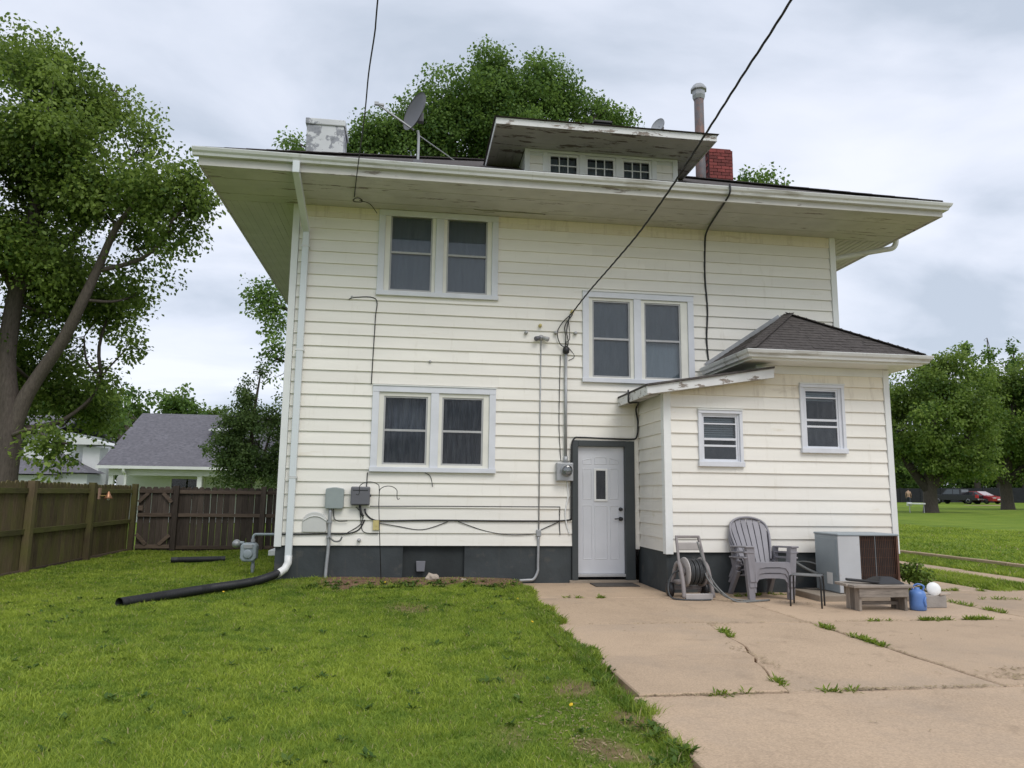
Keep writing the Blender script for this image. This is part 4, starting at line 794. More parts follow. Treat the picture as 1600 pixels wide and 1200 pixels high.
# rocks in the bed
def rock(name, c, r_, label, mt=STONE, sq=(1, .8, .65), cat='stone'):
    import bmesh
    bm_ = bmesh.new(); bmesh.ops.create_icosphere(bm_, subdivisions=2, radius=1)
    for v_ in bm_.verts:
        n_ = v_.co.copy(); k = 1+.28*math.sin(n_.x*3.1+c[0]*7)*math.sin(n_.y*2.7+1+c[1])+.15*math.sin(n_.z*5+n_.x*4); v_.co = Vector((n_.x*sq[0], n_.y*sq[1], n_.z*sq[2]))*k*r_
    me = bpy.data.meshes.new(name); bm_.to_mesh(me); bm_.free(); me.materials.append(mt); o = bpy.data.objects.new(name, me); COL.objects.link(o); o.location = c; ORG[o.name] = Vector(c); return tag(o, label, cat)
rock('stone', (.43, 11.55, .12), .11, 'larger pale stone lying below the boarded foundation panel')
rock('stone', (.90, 11.5, .085), .055, 'smaller pink stone lying in the bed near the boarded panel')
rock('stone', (7.02, 9.42, .06), .15, 'grey stone on the concrete between the rusty grille and the blue jug', CINDER, (1.1, .8, .6))
# hose reel
rl = thing('hose_reel', 'taupe garden hose reel cart with wound dark hose by the addition corner', 'hose reel', (3.98, 10.08, 0))
u = Vector((.998, .06, 0)); v_ = Vector((-.06, .998, 0)); c0 = Vector((3.98, 10.06, 0)); Z = Vector((0, 0, 1))
P_ = lambda a, b, z: c0+u*a+v_*b+Z*z
for s_ in (-1, 1):
    mb = MB().tube(smooth_path([P_(s_*.215, -.20, .03), P_(s_*.205, -.15, .22), P_(s_*.20, -.07, .42), P_(s_*.19, .03, .48), P_(s_*.20, .10, .42), P_(s_*.215, .2, .16), P_(s_*.215, .23, .05)], 4), .030, 8)
    mb.bar(P_(s_*.205, -.14, .24), P_(s_*.205, .19, .2), .03, .07)
    part('side_frame', mb, REELM, rl, smooth=True)
    part('handle_post', MB().bar(P_(s_*.195, -.02, .42), P_(s_*.17, .13, .83), .034, .04), REELM, rl, bev=.008)
    part('wheel', MB().lathe([(.10, -.025), (.10, .025), (.04, .03)], P_(s_*.26, .17, .10), u*s_, 20), BLACK, rl, smooth=True)
part('handle', MB().bar(P_(-.185, .13, .83), P_(.185, .13, .83), .036, .036), REELM, rl, bev=.01)
part('cross_panel', MB().bar(P_(-.18, .09, .70), P_(.18, .09, .70), .025, .11), REELP, rl, bev=.01)
part('foot_bar', MB().bar(P_(-.20, -.20, .045), P_(.20, -.20, .045), .05, .085), REELP, rl, bev=.01)
part('cross_bar', MB().bar(P_(-.20, .2, .12), P_(.20, .2, .12), .04, .05), REELM, rl)
for s_ in (-1, 1):
    fo = part('drum_flange', MB().lathe([(.20, -.006), (.20, .006), (.185, .012), (.06, .006)], P_(s_*.125, -.03, .36), u*s_, 26), REELP if s_ < 0 else REELM, rl, smooth=True)
    part('hub', MB().lathe([(.055, 0), (.055, .02), (.03, .03)], P_(s_*.135, -.03, .36), u*s_, 16), PURP if s_ > 0 else REELM, fo, smooth=True)
ho = MB()
for k in range(11):
    a0 = -.105+k*.021; rd = .155+(.012 if k % 3 else -.004); ho.tube([P_(a0, -.03, .36)+(v_*math.cos(t_)+Z*math.sin(t_))*rd for t_ in np.linspace(0, 2*math.pi, 25)], .0105, 6, caps=False)
part('wound_hose', ho, HOSE, rl, smooth=True)
solo('garden_hose', MB().tube(smooth_path([P_(.10, -.16, .42), P_(.12, -.24, .28), P_(.22, -.32, .14), P_(.36, -.32, .045), (4.55, 9.72, .014), (4.78, 9.70, .013), (4.95, 9.74, .013)]), .0115, 8).tube(smooth_path([P_(.02, -.14, .78), P_(.08, -.18, .55), P_(.16, -.25, .30), P_(.27, -.35, .12), (4.42, 9.62, .013), (4.66, 9.62, .013), (4.92, 9.71, .013)]), .0115, 8), HOSEG, 'grey-green garden hose trailing from the reel to the stacked chairs', 'hose', (4.5, 9.7, 0), smooth=True)
solo('lead_hose', MB().tube(smooth_path([P_(-.18, -.02, .38), P_(-.28, .02, .33), P_(-.36, .0, .16), P_(-.36, -.10, .03), P_(-.25, -.22, .014), P_(-.02, -.28, .013), P_(.14, -.27, .013)]), .012, 8), HOSE, 'short black hose curling round the left side of the reel', 'hose', P_(-.36, 0, 0), smooth=True)
# stacked resin chairs (local: x right, y back, front towards -y)
def chair(name, dz, label):
    k_ = dz/.075; ox, oy = 5.03+.003*k_, 9.86-.013*k_; t_ = thing(name, label, 'chair', (ox, oy, dz), 'stacked grey resin chairs')
    Q = lambda x, y, z: (ox+x, oy+y, dz+z)
    # backrest: six slats of a fan under an arched top, each its own piece
    def bp(x, s_): return Q(x*(1+.10*s_), .40+.30*s_, .30+.63*s_)      # s 0 at the seat .. 1 at the top
    bk = part('backrest', MB().tube(smooth_path([bp(-.225, .10), bp(-.265, .45), bp(-.275, .72), bp(-.235, .90), bp(-.13, 1.0), bp(0, 1.03), bp(.13, 1.0), bp(.235, .90), bp(.275, .72), bp(.265, .45), bp(.225, .10)], 4), .017, 8), CHAIRM, t_, smooth=True)
    for k in range(6):
        xa, xb = -.255+k*.085+.0065, -.255+(k+1)*.085-.0065; tm = 1.025-.105*((xa+xb)/2/.2125)**2
        mb = MB(); rows_ = [0, .25, .5, .75, 1]
        vs = []
        for r_ in rows_:
            s_ = r_*tm; sh_ = .80+.2*min(1, s_*1.5)
            for xx in (xa*sh_, xb*sh_):
                p = Vector(bp(xx, s_)); cur = Vector((0, -.03*(1-(xx/.26)**2), 0))*-1; vs += [p+cur, p+cur+Vector((0, .012, -.005))]
        for i in range(4):
            a_ = i*4; mb.add([vs[a_], vs[a_+2], vs[a_+6], vs[a_+4], vs[a_+1], vs[a_+3], vs[a_+7], vs[a_+5]], [(0, 1, 2, 3), (7, 6, 5, 4), (0, 3, 7, 4), (1, 5, 6, 2)]+([(0, 4, 5, 1)] if i == 0 else [])+([(3, 2, 6, 7)] if i == 3 else []))
        part('slat', mb, CHAIRM, bk)
    st = MB()
    for k in range(6):
        xa, xb = -.25+k*.0835+.004, -.25+(k+1)*.0835-.004; st.hexa([Q(xa, -.02, .345), Q(xb, -.02, .345), Q(xb, .44, .27), Q(xa, .44, .27), Q(xa, -.02, .362), Q(xb, -.02, .362), Q(xb, .44, .287), Q(xa, .44, .287)])
    part('seat', st.hexa([Q(-.25, -.05, .335), Q(.25, -.05, .335), Q(.25, -.015, .345), Q(-.25, -.015, .345), Q(-.25, -.05, .358), Q(.25, -.05, .358), Q(.25, -.015, .364), Q(-.25, -.015, .364)]), CHAIRM, t_)
    ap = [(-.26, .355)]+[(-.26, .10)]+[(-.235, .10), (-.23, .22), (-.19, .278), (-.1, .292), (.1, .292), (.19, .278), (.23, .22), (.235, .10)]+[(.26, .10), (.26, .355)]
    part('front_apron', MB().prism([(ox+p[0], dz+p[1]) for p in ap], 'y', oy-.062, oy-.048), CHAIRM, t_)
    for s_ in (-1, 1):
        part('armrest', MB().hexa([Q(s_*.27, -.09, .555), Q(s_*.40, -.06, .555), Q(s_*.37, .50, .525), Q(s_*.285, .50, .525), Q(s_*.27, -.09, .58), Q(s_*.40, -.06, .58), Q(s_*.37, .50, .55), Q(s_*.285, .50, .55)]), CHAIRM, t_, bev=.01)
        fl2 = [Q(s_*.245, -.055, 0 if dz < .02 else .09), Q(s_*.33, -.055, 0 if dz < .02 else .09), Q(s_*.325, .03, 0 if dz < .02 else .09), Q(s_*.25, .02, 0 if dz < .02 else .09), Q(s_*.265, -.075, .556), Q(s_*.375, -.05, .556), Q(s_*.36, .06, .556), Q(s_*.27, .05, .556)]
        part('leg', MB().hexa(fl2), CHAIRM, t_, bev=.008)
        lo = 0 if dz < .02 else .09
        part('leg', MB().hexa([Q(s_*.27, .60, lo), Q(s_*.33, .60, lo), Q(s_*.33, .66, lo), Q(s_*.27, .66, lo), Q(s_*.25, .36, .34), Q(s_*.30, .36, .34), Q(s_*.30, .50, .36), Q(s_*.25, .50, .36)]), CHAIRM, t_, bev=.006)
        part('arm_brace', MB().hexa([Q(s_*.27, .40, .30), Q(s_*.31, .40, .30), Q(s_*.31, .48, .30), Q(s_*.27, .48, .30), Q(s_*.285, .42, .53), Q(s_*.345, .42, .53), Q(s_*.345, .50, .53), Q(s_*.285, .50, .53)]), CHAIRM, t_)
    return t_
chair('resin_chair', 0, 'grey resin slat-back garden chair, bottom of the stack of three')
chair('resin_chair', .075, 'grey resin slat-back garden chair, middle of the stack of three')
chair('resin_chair', .150, 'grey resin slat-back garden chair, top of the stack of three')
# black side table
tt = thing('side_table', 'small black steel side table before the stacked chairs', 'table', (5.24, 9.27, 0))
u2, v2 = Vector((.42, -.32, 0)).normalized(), Vector((.6, .8, 0)).normalized(); tc_ = Vector((5.24, 9.27, 0))
tq = lambda a, b, z: tc_+u2*a+v2*b+Z*z
part('table_top', MB().obox(tq(0, 0, .397), u2*.185, v2*.15, Z*.006), TTOP, tt, bev=.005)
for a_ in (-1, 1):
    part('leg', MB().tube(smooth_path([tq(a_*.19, -.15, 0), tq(a_*.185, -.148, .34), tq(a_*.18, -.12, .385), tq(a_*.17, 0, .388)], 5), .0115, 8), STEELB, tt, smooth=True)
    part('leg', MB().tube(smooth_path([tq(a_*.19, .15, 0), tq(a_*.185, .148, .34), tq(a_*.18, .12, .385), tq(a_*.17, 0, .388)], 5), .0115, 8), STEELB, tt, smooth=True)
part('stretcher', MB().tube([tq(-.187, .149, .20), tq(.187, .149, .20)], .007, 6), STEELB, tt)
# air conditioner on its pad
solo('ac_pad', MB().box(5.62, 7.05, 9.62, 10.42, -.05, .085), PADM, 'low concrete pad under the air conditioner', 'concrete pad', (6.3, 10, 0), bev=.015)
ac = thing('air_conditioner', 'grey outdoor air conditioner with rusty grille standing at the wall', 'air conditioner', (6.45, 10.0, .085))
ax_, bx_, ay_, by_, z0_, z1_ = 6.0, 6.92, 9.74, 10.34, .095, .875
part('side_panel', MB().box(ax_, ax_+.02, ay_+.02, by_, z0_, z1_), ACB, ac, bev=.006)
part('recess_panel', MB().box(ax_-.006, ax_, ay_+.06, by_-.05, z0_+.22, z1_-.06), ACB, ac, bev=.004)
part('label_plate', MB().box(ax_-.009, ax_-.006, ay_+.16, ay_+.30, z0_+.10, z0_+.26), WHITEP, ac)
part('front_panel', MB().box(ax_, ax_+.33, ay_, ay_+.02, z0_, z1_).box(ax_+.02, bx_, ay_+.03, by_, z0_-.01, z0_+.03), ACL, ac, bev=.006)
part('top', MB().box(ax_-.012, bx_+.012, ay_-.012, by_+.012, z1_, z1_+.03), ACB, ac, bev=.012)
part('coil', MB().box(ax_+.33, bx_-.02, ay_+.06, by_-.05, z0_+.03, z1_), COIL, ac)
gr = part('grille', MB().box(bx_-.03, bx_, ay_, ay_+.03, z0_, z1_).box(ax_+.33, bx_-.03, ay_+.002, ay_+.02, z0_+.0, z0_+.05).box(bx_-.02, bx_, ay_+.03, by_, z0_, z1_), RUSTY, ac)
for k in range(20): part('bar', MB().box(ax_+.345+k*.0275, ax_+.349+k*.0275, ay_+.004, ay_+.012, z0_+.05, z1_), RUSTY if k != 8 else GALV, gr)
for k in range(6): part('bar', MB().box(ax_+.33, bx_-.03, ay_+.013, ay_+.017, z0_+.12+k*.12, z0_+.125+k*.12), RUSTY, gr)
solo('ac_line', MB().tube(smooth_path([(5.72, YA-.02, .50), (5.78, 10.42, .42), (5.92, 10.30, .33), (6.02, 10.25, .30)]), .022, 8).tube(smooth_path([(5.75, YA-.02, .44), (5.88, 10.45, .46), (6.0, 10.36, .44), (6.05, 10.3, .4)]), .012, 8), HOSEG, 'pair of insulated lines from the dark foundation to the air conditioner', 'pipe', (5.75, 10.5, .4), smooth=True)
# weathered bench with things on it
bn = thing('wooden_bench', 'low weathered plank bench in front of the rusty grille', 'bench', (5.98, 8.95, 0))
for k in range(3): part('top_plank', MB().box(5.55+(.0 if k else .02), 6.38-(.02 if k == 1 else 0), 8.74+k*.135, 8.74+k*.135+.128, .287+.003*k, .322+.003*k), BENCHM, bn, bev=.006)
part('apron', MB().box(5.655, 6.33, 8.765, 8.79, .17, .286), BENCHM, bn, bev=.005); part('apron', MB().box(5.655, 6.33, 9.08, 9.105, .17, .286), BENCHM, bn, bev=.005)
for x_ in (5.66, 6.285):
    for k in range(3): part('leg', MB().box(x_, x_+.038, 8.792+k*.096, 8.792+k*.096+.092, 0, .284), BENCHV, bn, bev=.005)
part('stretcher', MB().box(5.70, 6.285, 8.92, 8.96, .06, .10), BENCHM, bn)
hd = thing('grill_lid', 'black plastic hood and strip lying on top of the wooden bench', 'lid', (6.05, 8.95, .325))
part('hood', MB().hexa([(5.93, 8.79, .327), (6.33, 8.80, .327), (6.34, 9.10, .327), (5.90, 9.10, .327), (6.03, 8.88, .405), (6.20, 8.88, .405), (6.22, 9.02, .405), (6.02, 9.02, .405)]), BLACK, hd, bev=.015)
part('strip', MB().bar((5.62, 8.99, .37), (5.98, 8.84, .345), .09, .03), BLACK, hd, bev=.008)
jg = thing('plastic_jug', 'blue plastic jug beside the right leg of the bench', 'jug', (6.50, 8.84, 0))
part('body', MB().lathe([(.085, .002), (.098, .012), (.100, .08), (.097, .16), (.099, .20), (.085, .235), (.05, .255), (.032, .262), (.032, .282)], (6.50, 8.84, 0), n=24), BLUE, jg, smooth=True)
part('handle', MB().tube(smooth_path([(6.55, 8.80, .25), (6.56, 8.79, .30), (6.50, 8.82, .325), (6.45, 8.85, .29), (6.45, 8.86, .25)]), .012, 8), BLUE, jg, smooth=True)
part('grip_hollow', MB().tube(smooth_path([(6.535, 8.742, .06), (6.52, 8.735, .12), (6.545, 8.748, .17)]), .014, 8), BLUE, jg, smooth=True)
wk = thing('concrete_block', 'pale concrete block behind the blue jug', 'block', (6.92, 9.1, 0))
part('block', MB().box(6.72, 7.02, 8.98, 9.18, 0, .16), CINDER, wk, bev=.012)
part('chip', MB().obox((6.99, 9.05, .175), (.09, .02, 0), (-.02, .07, 0), (0, 0, .014)), STONE, wk, bev=.006)
solo('white_lid', MB().lathe([(.085, 0), (.088, .008), (.08, .018), (.03, .026)], (6.87, 9.02, .235), (-.35, -.9, .25), 24), WHITEP, 'white round lid leaning on the block behind the jug', 'lid', (6.87, 9.02, .16), smooth=True)

# ------------------------------------------------------------------ fences
def picket_mesh(w, h, t_, mat_, along):
    """dog-eared board; along = axis of the fence"""
    p = [(-w/2, 0), (w/2, 0), (w/2, h-.04), (w/2-.03, h), (-w/2+.03, h), (-w/2, h-.04)]
    mb = MB().prism(p, 'y', -t_/2, t_/2) if along == 'x' else MB().prism(p, 'x', -t_/2, t_/2)
    me = mesh(mb, 'picket', mat_); fixn(me); return me
pl = picket_mesh(.136, 1.50, .018, FENCEM, 'y'); pd = picket_mesh(.136, 1.47, .018, FENCED, 'x')
fA = thing('board_fence', 'mossy brown board fence with posts along the left side of the yard', 'fence', (-6.2, 15, 0))
y = 8.2
while y < 18.1:
    inst('picket', pl, fA, (-6.27+random.uniform(-.004, .004), y, float(gz(-6.3, y))-.01+random.uniform(-.012, .012)), (random.uniform(-.008, .008), 0, 0), (1, random.uniform(.95, 1.0), 1)); y += .1415
for py_ in (8.6, 10.98, 13.36, 15.75, 18.08): part('post', MB().box(-6.25, -6.135, py_-.058, py_+.058, -.1, 1.53), FENCEM, fA, bev=.006)
for a_, b_ in ((8.66, 10.92), (11.04, 13.30), (13.42, 15.69), (15.81, 18.02)):
    for z_ in (1.36, .69): part('rail', MB().box(-6.255, -6.215, a_, b_, z_-.045, z_+.045), RAILG, fA, bev=.005)
    part('kick_board', MB().box(-6.255, -6.225, a_, b_, .0, .07), RAILM, fA)
fB = thing('board_fence', 'dark weathered board fence between the gate and the house', 'fence', (-3.6, 18.05, 0))
x = -5.16
while x < -2.0:
    inst('picket', pd, fB, (x, 18.12+random.uniform(-.004, .004), .0+random.uniform(-.012, .012)), (0, random.uniform(-.008, .008), 0), (random.uniform(.93, .985), 1, 1)); x += .1405
for px_ in (-5.27, -3.33, -2.05): part('post', MB().box(px_-.055, px_+.055, 18.0, 18.105, -.1, 1.50), FENCED, fB, bev=.006)
for a_, b_ in ((-5.21, -3.39), (-3.27, -2.11)):
    for z_ in (1.36, .83, .10): part('rail', MB().box(a_, b_, 18.065, 18.108, z_-.04, z_+.04), RAILM, fB, bev=.005)
gt = thing('board_gate', 'dark board gate with corner braces beside the left fence', 'gate', (-5.7, 18.05, 0))
for k in range(6): inst('picket', pd, gt, (-6.03+k*.136, 18.10, .02+random.uniform(-.01, .01)), (0, random.uniform(-.006, .006), 0), (.95, 1, .99))
for z_ in (1.37, .83, .12): part('rail', MB().box(-6.09, -5.345, 18.045, 18.087, z_-.042, z_+.042), RAILM, gt, bev=.005)
for a_, b_ in (((-6.08, 1.12), (-5.88, 1.33)), ((-5.56, 1.33), (-5.36, 1.12)), ((-6.08, .40), (-5.86, .17)), ((-5.58, .17), (-5.36, .38))): part('brace', MB().bar((a_[0], 18.04, a_[1]), (b_[0], 18.04, b_[1]), .03, .075), RAILM, gt)
part('latch', MB().box(-6.09, -5.98, 18.02, 18.044, .93, 1.04), RAILM, gt)
bf = thing('post_lamp', 'small copper lamp on a wooden bracket on the left fence', 'lamp', (-6.13, 15.9, 1.25))
part('bracket', MB().box(-6.13, -6.10, 15.86, 15.95, 1.20, 1.42), plain('bracket_wood', (.36, .23, .17), .8), bf, bev=.004)
part('arm', MB().tube([(-6.10, 15.9, 1.27), (-5.98, 15.98, 1.27)], .012, 6), plain('aged_brass', (.45, .30, .10), .4, metal=.6), bf)
part('shade', MB().lathe([(.012, .12), (.02, .10), (.05, .03), (.085, -.02), (.08, -.025), (.02, .02)], (-5.97, 15.98, 1.24), n=14), plain('copper', (.40, .20, .11), .4, metal=.6), bf, smooth=True)
part('bulb', MB().lathe([(.01, .02), (.03, .0), (.03, -.04), (.01, -.06)], (-5.97, 15.98, 1.24), n=10), WHITEP, bf, smooth=True)

# ------------------------------------------------------------------ trees
def leaves(centers, per, crad, size, tintc, flat=.75, droop=.55):
    """leaf-sized rhombs scattered round clump centres"""
    n = len(centers)*per; C_ = np.repeat(centers, per, 0); tc_ = np.repeat(tintc, per)
    d = RNG.normal(size=(n, 3)); d /= np.linalg.norm(d, axis=1)[:, None]; rad = RNG.random(n)**.45
    P = C_+d*(rad*np.repeat(crad, per))[:, None]*np.array([1, 1, flat])
    ax = d*.5+RNG.normal(size=(n, 3))*.6; ax[:, 2] -= droop; ax /= np.linalg.norm(ax, axis=1)[:, None]
    nr = RNG.normal(size=(n, 3))*.55; nr[:, 2] += .8; sd_ = np.cross(ax, nr); sd_ /= np.linalg.norm(sd_, axis=1)[:, None]+1e-9
    up = np.cross(sd_, ax); L = size*RNG.uniform(.6, 1.25, n)[:, None]; w = L*.36
    A = P; B_ = P+ax*L*.5+sd_*w+up*L*.08; T = P+ax*L; D = P+ax*L*.5-sd_*w+up*L*.08
    V = np.stack([A, B_, T, D], 1).reshape(-1, 3); F_ = np.arange(4*n).reshape(n, 4)
    return V, F_, np.repeat(np.clip(tc_+RNG.normal(0, .17, n), 0, 1), 4)
def tree(name, label, base, trunk, limbs, blobs, nclump, per, size, lm, bark, crad=.5, group=None, dens=.55, flat=.75, cat='tree', twig=True, gaps=.0):
    t_ = thing(name, label, cat, base, group)
    bl = np.array(blobs, float); vol = bl[:, 3]**2*bl[:, 4]; vol = vol**.8; cnt = np.maximum(RNG.multinomial(nclump, vol/vol.sum()), 9); cs = []; cb = []
    for q, k in zip(bl, cnt):
        d = RNG.normal(size=(k, 3)); d /= np.linalg.norm(d, axis=1)[:, None]; w1_ = RNG.normal(size=(4, 3))*3.2; ph = RNG.uniform(0, 6.28, 4); md_ = np.sin(d@w1_.T+ph).sum(1)/4
        r_ = RNG.random(k)**dens*(.95+.42*md_)*np.where(RNG.random(k) < .07, 1.22, 1)
        cs.append(q[:3]+d*r_[:, None]*np.array([q[3], q[3], q[4]])); cb += [len(cs)-1]*k
    cs = np.concatenate(cs); cb = np.array(cb); g_ = 1.0/max(.35, crad*1.6); kp = (np.sin(cs[:, 0]*g_*1.7+1)*np.sin(cs[:, 1]*g_*1.3+2)+np.sin(cs[:, 2]*g_*1.9+cs[:, 0]*g_*.8)*.8) > -.62-gaps; cs = cs[kp]; cb = cb[kp].tolist(); tc_ = np.clip(RNG.normal(.45, .26, len(cs)), 0, 1)
    V, F_, T = leaves(cs, per, crad*RNG.uniform(.6, 1.25, len(cs)), size, tc_, flat)
    V -= np.array(base); me = bigmesh('crown', V, F_, lm, T); o = bpy.data.objects.new('crown', me); COL.objects.link(o); o.parent = t_; ORG[o.name] = Vector(base)
    part('trunk', MB().tube(smooth_path([p[:3] for p in trunk], 4), np.interp(np.linspace(0, len(trunk)-1, 4*(len(trunk)-1)+1), range(len(trunk)), [p[3] for p in trunk]).tolist(), 12), bark, t_, smooth=True)
    nodes = [Vector(p[:3]) for p in trunk[len(trunk)//2:]]
    br = MB()
    for lb in limbs:
        part('limb', MB().tube(smooth_path([p[:3] for p in lb], 4), np.interp(np.linspace(0, len(lb)-1, 4*(len(lb)-1)+1), range(len(lb)), [p[3] for p in lb]).tolist(), 9), bark, t_, smooth=True); nodes += [Vector(p[:3]) for p in lb[1:]]
    if twig:
        rb_ = random.Random(len(blobs)*7+nclump)
        for i, q in enumerate(bl):
            c_ = Vector(q[:3]); a_ = min(nodes, key=lambda n_: (n_-c_).length+max(0, n_.z-c_.z)*1.5); m_ = a_.lerp(c_, .5)+Vector((rb_.uniform(-.3, .3), rb_.uniform(-.3, .3), -.12*(c_-a_).length))
            r0_ = .018*(c_-a_).length+.02; P = smooth_path([a_, m_, c_], 4); br.tube(P, np.linspace(r0_, r0_*.4, len(P)).tolist(), 6)
            mine = [cs[j] for j in range(len(cs)) if cb[j] == i]; rb_.shuffle(mine)
            for e_ in mine[:max(5, len(mine)//9)]:
                e_ = Vector(e_); k = rb_.uniform(.35, 1); s_ = m_.lerp(c_, k) if rb_.random() < .7 else c_; mm = s_.lerp(e_, .5)+Vector((rb_.uniform(-.1, .1), rb_.uniform(-.1, .1), rb_.uniform(-.05, .15))); br.tube([s_, mm, e_], [r0_*.35, r0_*.22, r0_*.08], 5)
        if br.v: part('branches', br, bark, t_, smooth=True)['kind'] = 'stuff'
    return t_
# big maple beyond the left fence
tree('maple_tree', 'tall maple with forked trunk rising behind the left fence', (-9.2, 18.5, 0),
     [(-9.25, 18.5, -.1, 0.367), (-9.2, 18.5, .6, 0.297), (-9.2, 18.5, 1.7, 0.271), (-9.2, 18.5, 2.5, 0.268), (-9.28, 18.5, 3.3, 0.233), (-9.45, 18.5, 4.4, 0.197), (-9.42, 18.5, 5.8, 0.183), (-9.36, 18.6, 7.0, 0.148), (-9.22, 18.6, 8.8, 0.106), (-9.2, 18.7, 11.0, 0.050)],
     [[(-9.15, 18.5, 2.6, 0.183), (-8.95, 18.45, 3.4, 0.176), (-8.66, 18.4, 4.0, 0.152), (-8.1, 18.2, 4.9, 0.134), (-7.68, 18.0, 5.8, 0.120), (-7.42, 18.0, 6.6, 0.099), (-7.0, 17.8, 7.6, 0.071), (-6.3, 17.5, 8.4, 0.035)],
      [(-9.4, 18.5, 5.9, 0.106), (-8.9, 18.6, 6.9, 0.092), (-8.2, 18.8, 7.8, 0.071), (-7.7, 18.6, 8.8, 0.042)], [(-9.42, 18.5, 6.0, 0.106), (-10.2, 18.5, 7.3, 0.085), (-11.2, 18.5, 8.4, 0.042)], [(-9.5, 18.5, 4.4, 0.085), (-10.0, 18.5, 4.9, 0.071), (-10.8, 18.4, 5.4, 0.035)],
      [(-9.3, 18.6, 7.5, 0.085), (-8.9, 19.1, 9.2, 0.064), (-8.4, 19.4, 10.8, 0.035)], [(-7.5, 18, 6.5, 0.064), (-6.6, 18.2, 6.9, 0.050), (-5.8, 17.6, 7.3, 0.024)], [(-9.2, 18.5, 2.75, 0.071), (-8.5, 19.2, 3.0, 0.056), (-7.9, 19.4, 3.6, 0.035), (-7.7, 19.5, 4.2, 0.021)], [(-9.1, 18.4, 2.6, 0.050), (-8.3, 17.6, 2.7, 0.035), (-7.6, 17.0, 2.4, 0.018)]],
     [(-9.42, 18.5, 11.07, 1.5, 1.8), (-8.45, 19.5, 11.0, 1.15, 1.4), (-9.6, 18.5, 8.7, 1.73, 1.8), (-7.63, 18.0, 8.5, 1.55, 1.35), (-6.05, 17.5, 8.5, 1.05, 1.0), (-5.7, 17.5, 7.3, .72, .62), (-6.75, 18.3, 7.25, 1.0, .8), (-9.2, 18.5, 6.9, 1.9, 1.1), (-8.3, 19.7, 5.25, 1.0, .95), (-7.72, 19.5, 4.25, .6, .5), (-9.9, 20.5, 4.3, 1.3, 1.1),
      (-8.8, 20.7, 3.35, 1.2, .65), (-7.6, 17.0, 2.35, .55, .5), (-11.3, 18.5, 8.43, 2.1, 2.6), (-11.2, 18.5, 5.3, 1.6, 2.0), (-10.5, 19.5, 12.6, 1.2, 1.1), (-8.0, 19.5, 12.0, .6, .75), (-7.0, 18.6, 9.9, .7, .7), (-8.6, 17.2, 9.6, 1.2, 1.2), (-10.2, 16.8, 7.6, 1.5, 1.6), (-6.9, 19, 6.2, .45, .5), (-7.1, 19.3, 4.9, .4, .35), (-5.2, 17.4, 8.2, .45, .6), (-6.6, 17.8, 9.2, .8, .6), (-9.0, 20, 5.9, 1.4, 1.0), (-8.9, 20.6, 3.6, 1.1, .7), (-10.4, 19.8, 3.0, 1.2, 1.0), (-7.9, 20.2, 6.3, .9, .7)],
     3300, 60, .11, LEAF_A, BARK, .46, dens=.5, flat=1.05, gaps=-.22)
# tree rising behind the house
tree('oak_tree', 'broad leafy tree rising behind the roof between chimney and dormer', (2.2, 33.5, 0),
     [(2.2, 33.5, -.1, .7), (2.2, 33.5, 3, .55), (2.3, 33.5, 8, .48), (2.5, 33.5, 13, .36), (2.9, 33.5, 17, .25), (3.5, 33.2, 20.5, .1)],
     [[(2.3, 33.5, 9, .28), (.6, 33.3, 13, .22), (-.6, 33, 16.5, .16), (-1.8, 33, 18, .08)], [(2.5, 33.5, 12, .28), (4.6, 33.6, 15.5, .22), (6.6, 34, 18.6, .16), (8.6, 34, 20.2, .1), (9.6, 34, 21, .05)], [(2.6, 33.5, 14, .2), (1.8, 33.2, 17, .16), (1.6, 33, 19.6, .07)], [(2.7, 33.5, 15, .2), (4.2, 33.2, 18, .15), (5.0, 33, 20.8, .07)],
      [(2.2, 33.5, 5.5, .2), (-1.5, 32.5, 7.0, .16), (-4.5, 31.2, 8.6, .09), (-6.2, 31, 9.4, .04)], [(.6, 33.3, 13, .12), (-2.6, 33, 15.8, .09), (-5.4, 33, 17.3, .04)]],
     [(4.45, 33.0, 20.3, 2.5, 2.0), (1.97, 33.0, 19.6, 2.2, 2.0), (-.15, 33.0, 18.6, 1.7, 1.5), (-1.63, 33.0, 17.9, 1.4, 1.3), (7.0, 34.0, 20.9, 1.7, 1.5), (9.3, 34.0, 20.9, 1.2, 1.0), (-2.9, 33.0, 17.3, .9, .95), (3.48, 33.0, 22.0, 1.45, .9), (6.1, 33.0, 22.0, 1.1, .75), (1.08, 33.0, 18.0, 1.7, 1.2), (5.1, 33.0, 18.3, 2.4, 1.2), (2.7, 34.0, 18.0, 2.2, 1.0),
      (-5.5, 33.0, 17.4, .75, .7), (-5.1, 33, 16.6, .6, .7), (-6.25, 31.0, 9.28, .8, .7), (-5.6, 31.0, 8.3, .4, .6), (-5.41, 30.0, 6.7, .3, 1.2), (0, 33, 15.5, 2.4, 1.6), (4.5, 33.5, 15.5, 3, 1.8), (8.2, 34, 19.4, 1.2, .8), (-2.4, 33, 16.2, 1.2, 1.0), (10.2, 34, 20.4, .7, .7), (7.6, 33.5, 17.6, 1.6, 1.2)],
     2700, 46, .165, LEAF_B, BARKD, .62, dens=.5, gaps=.35)
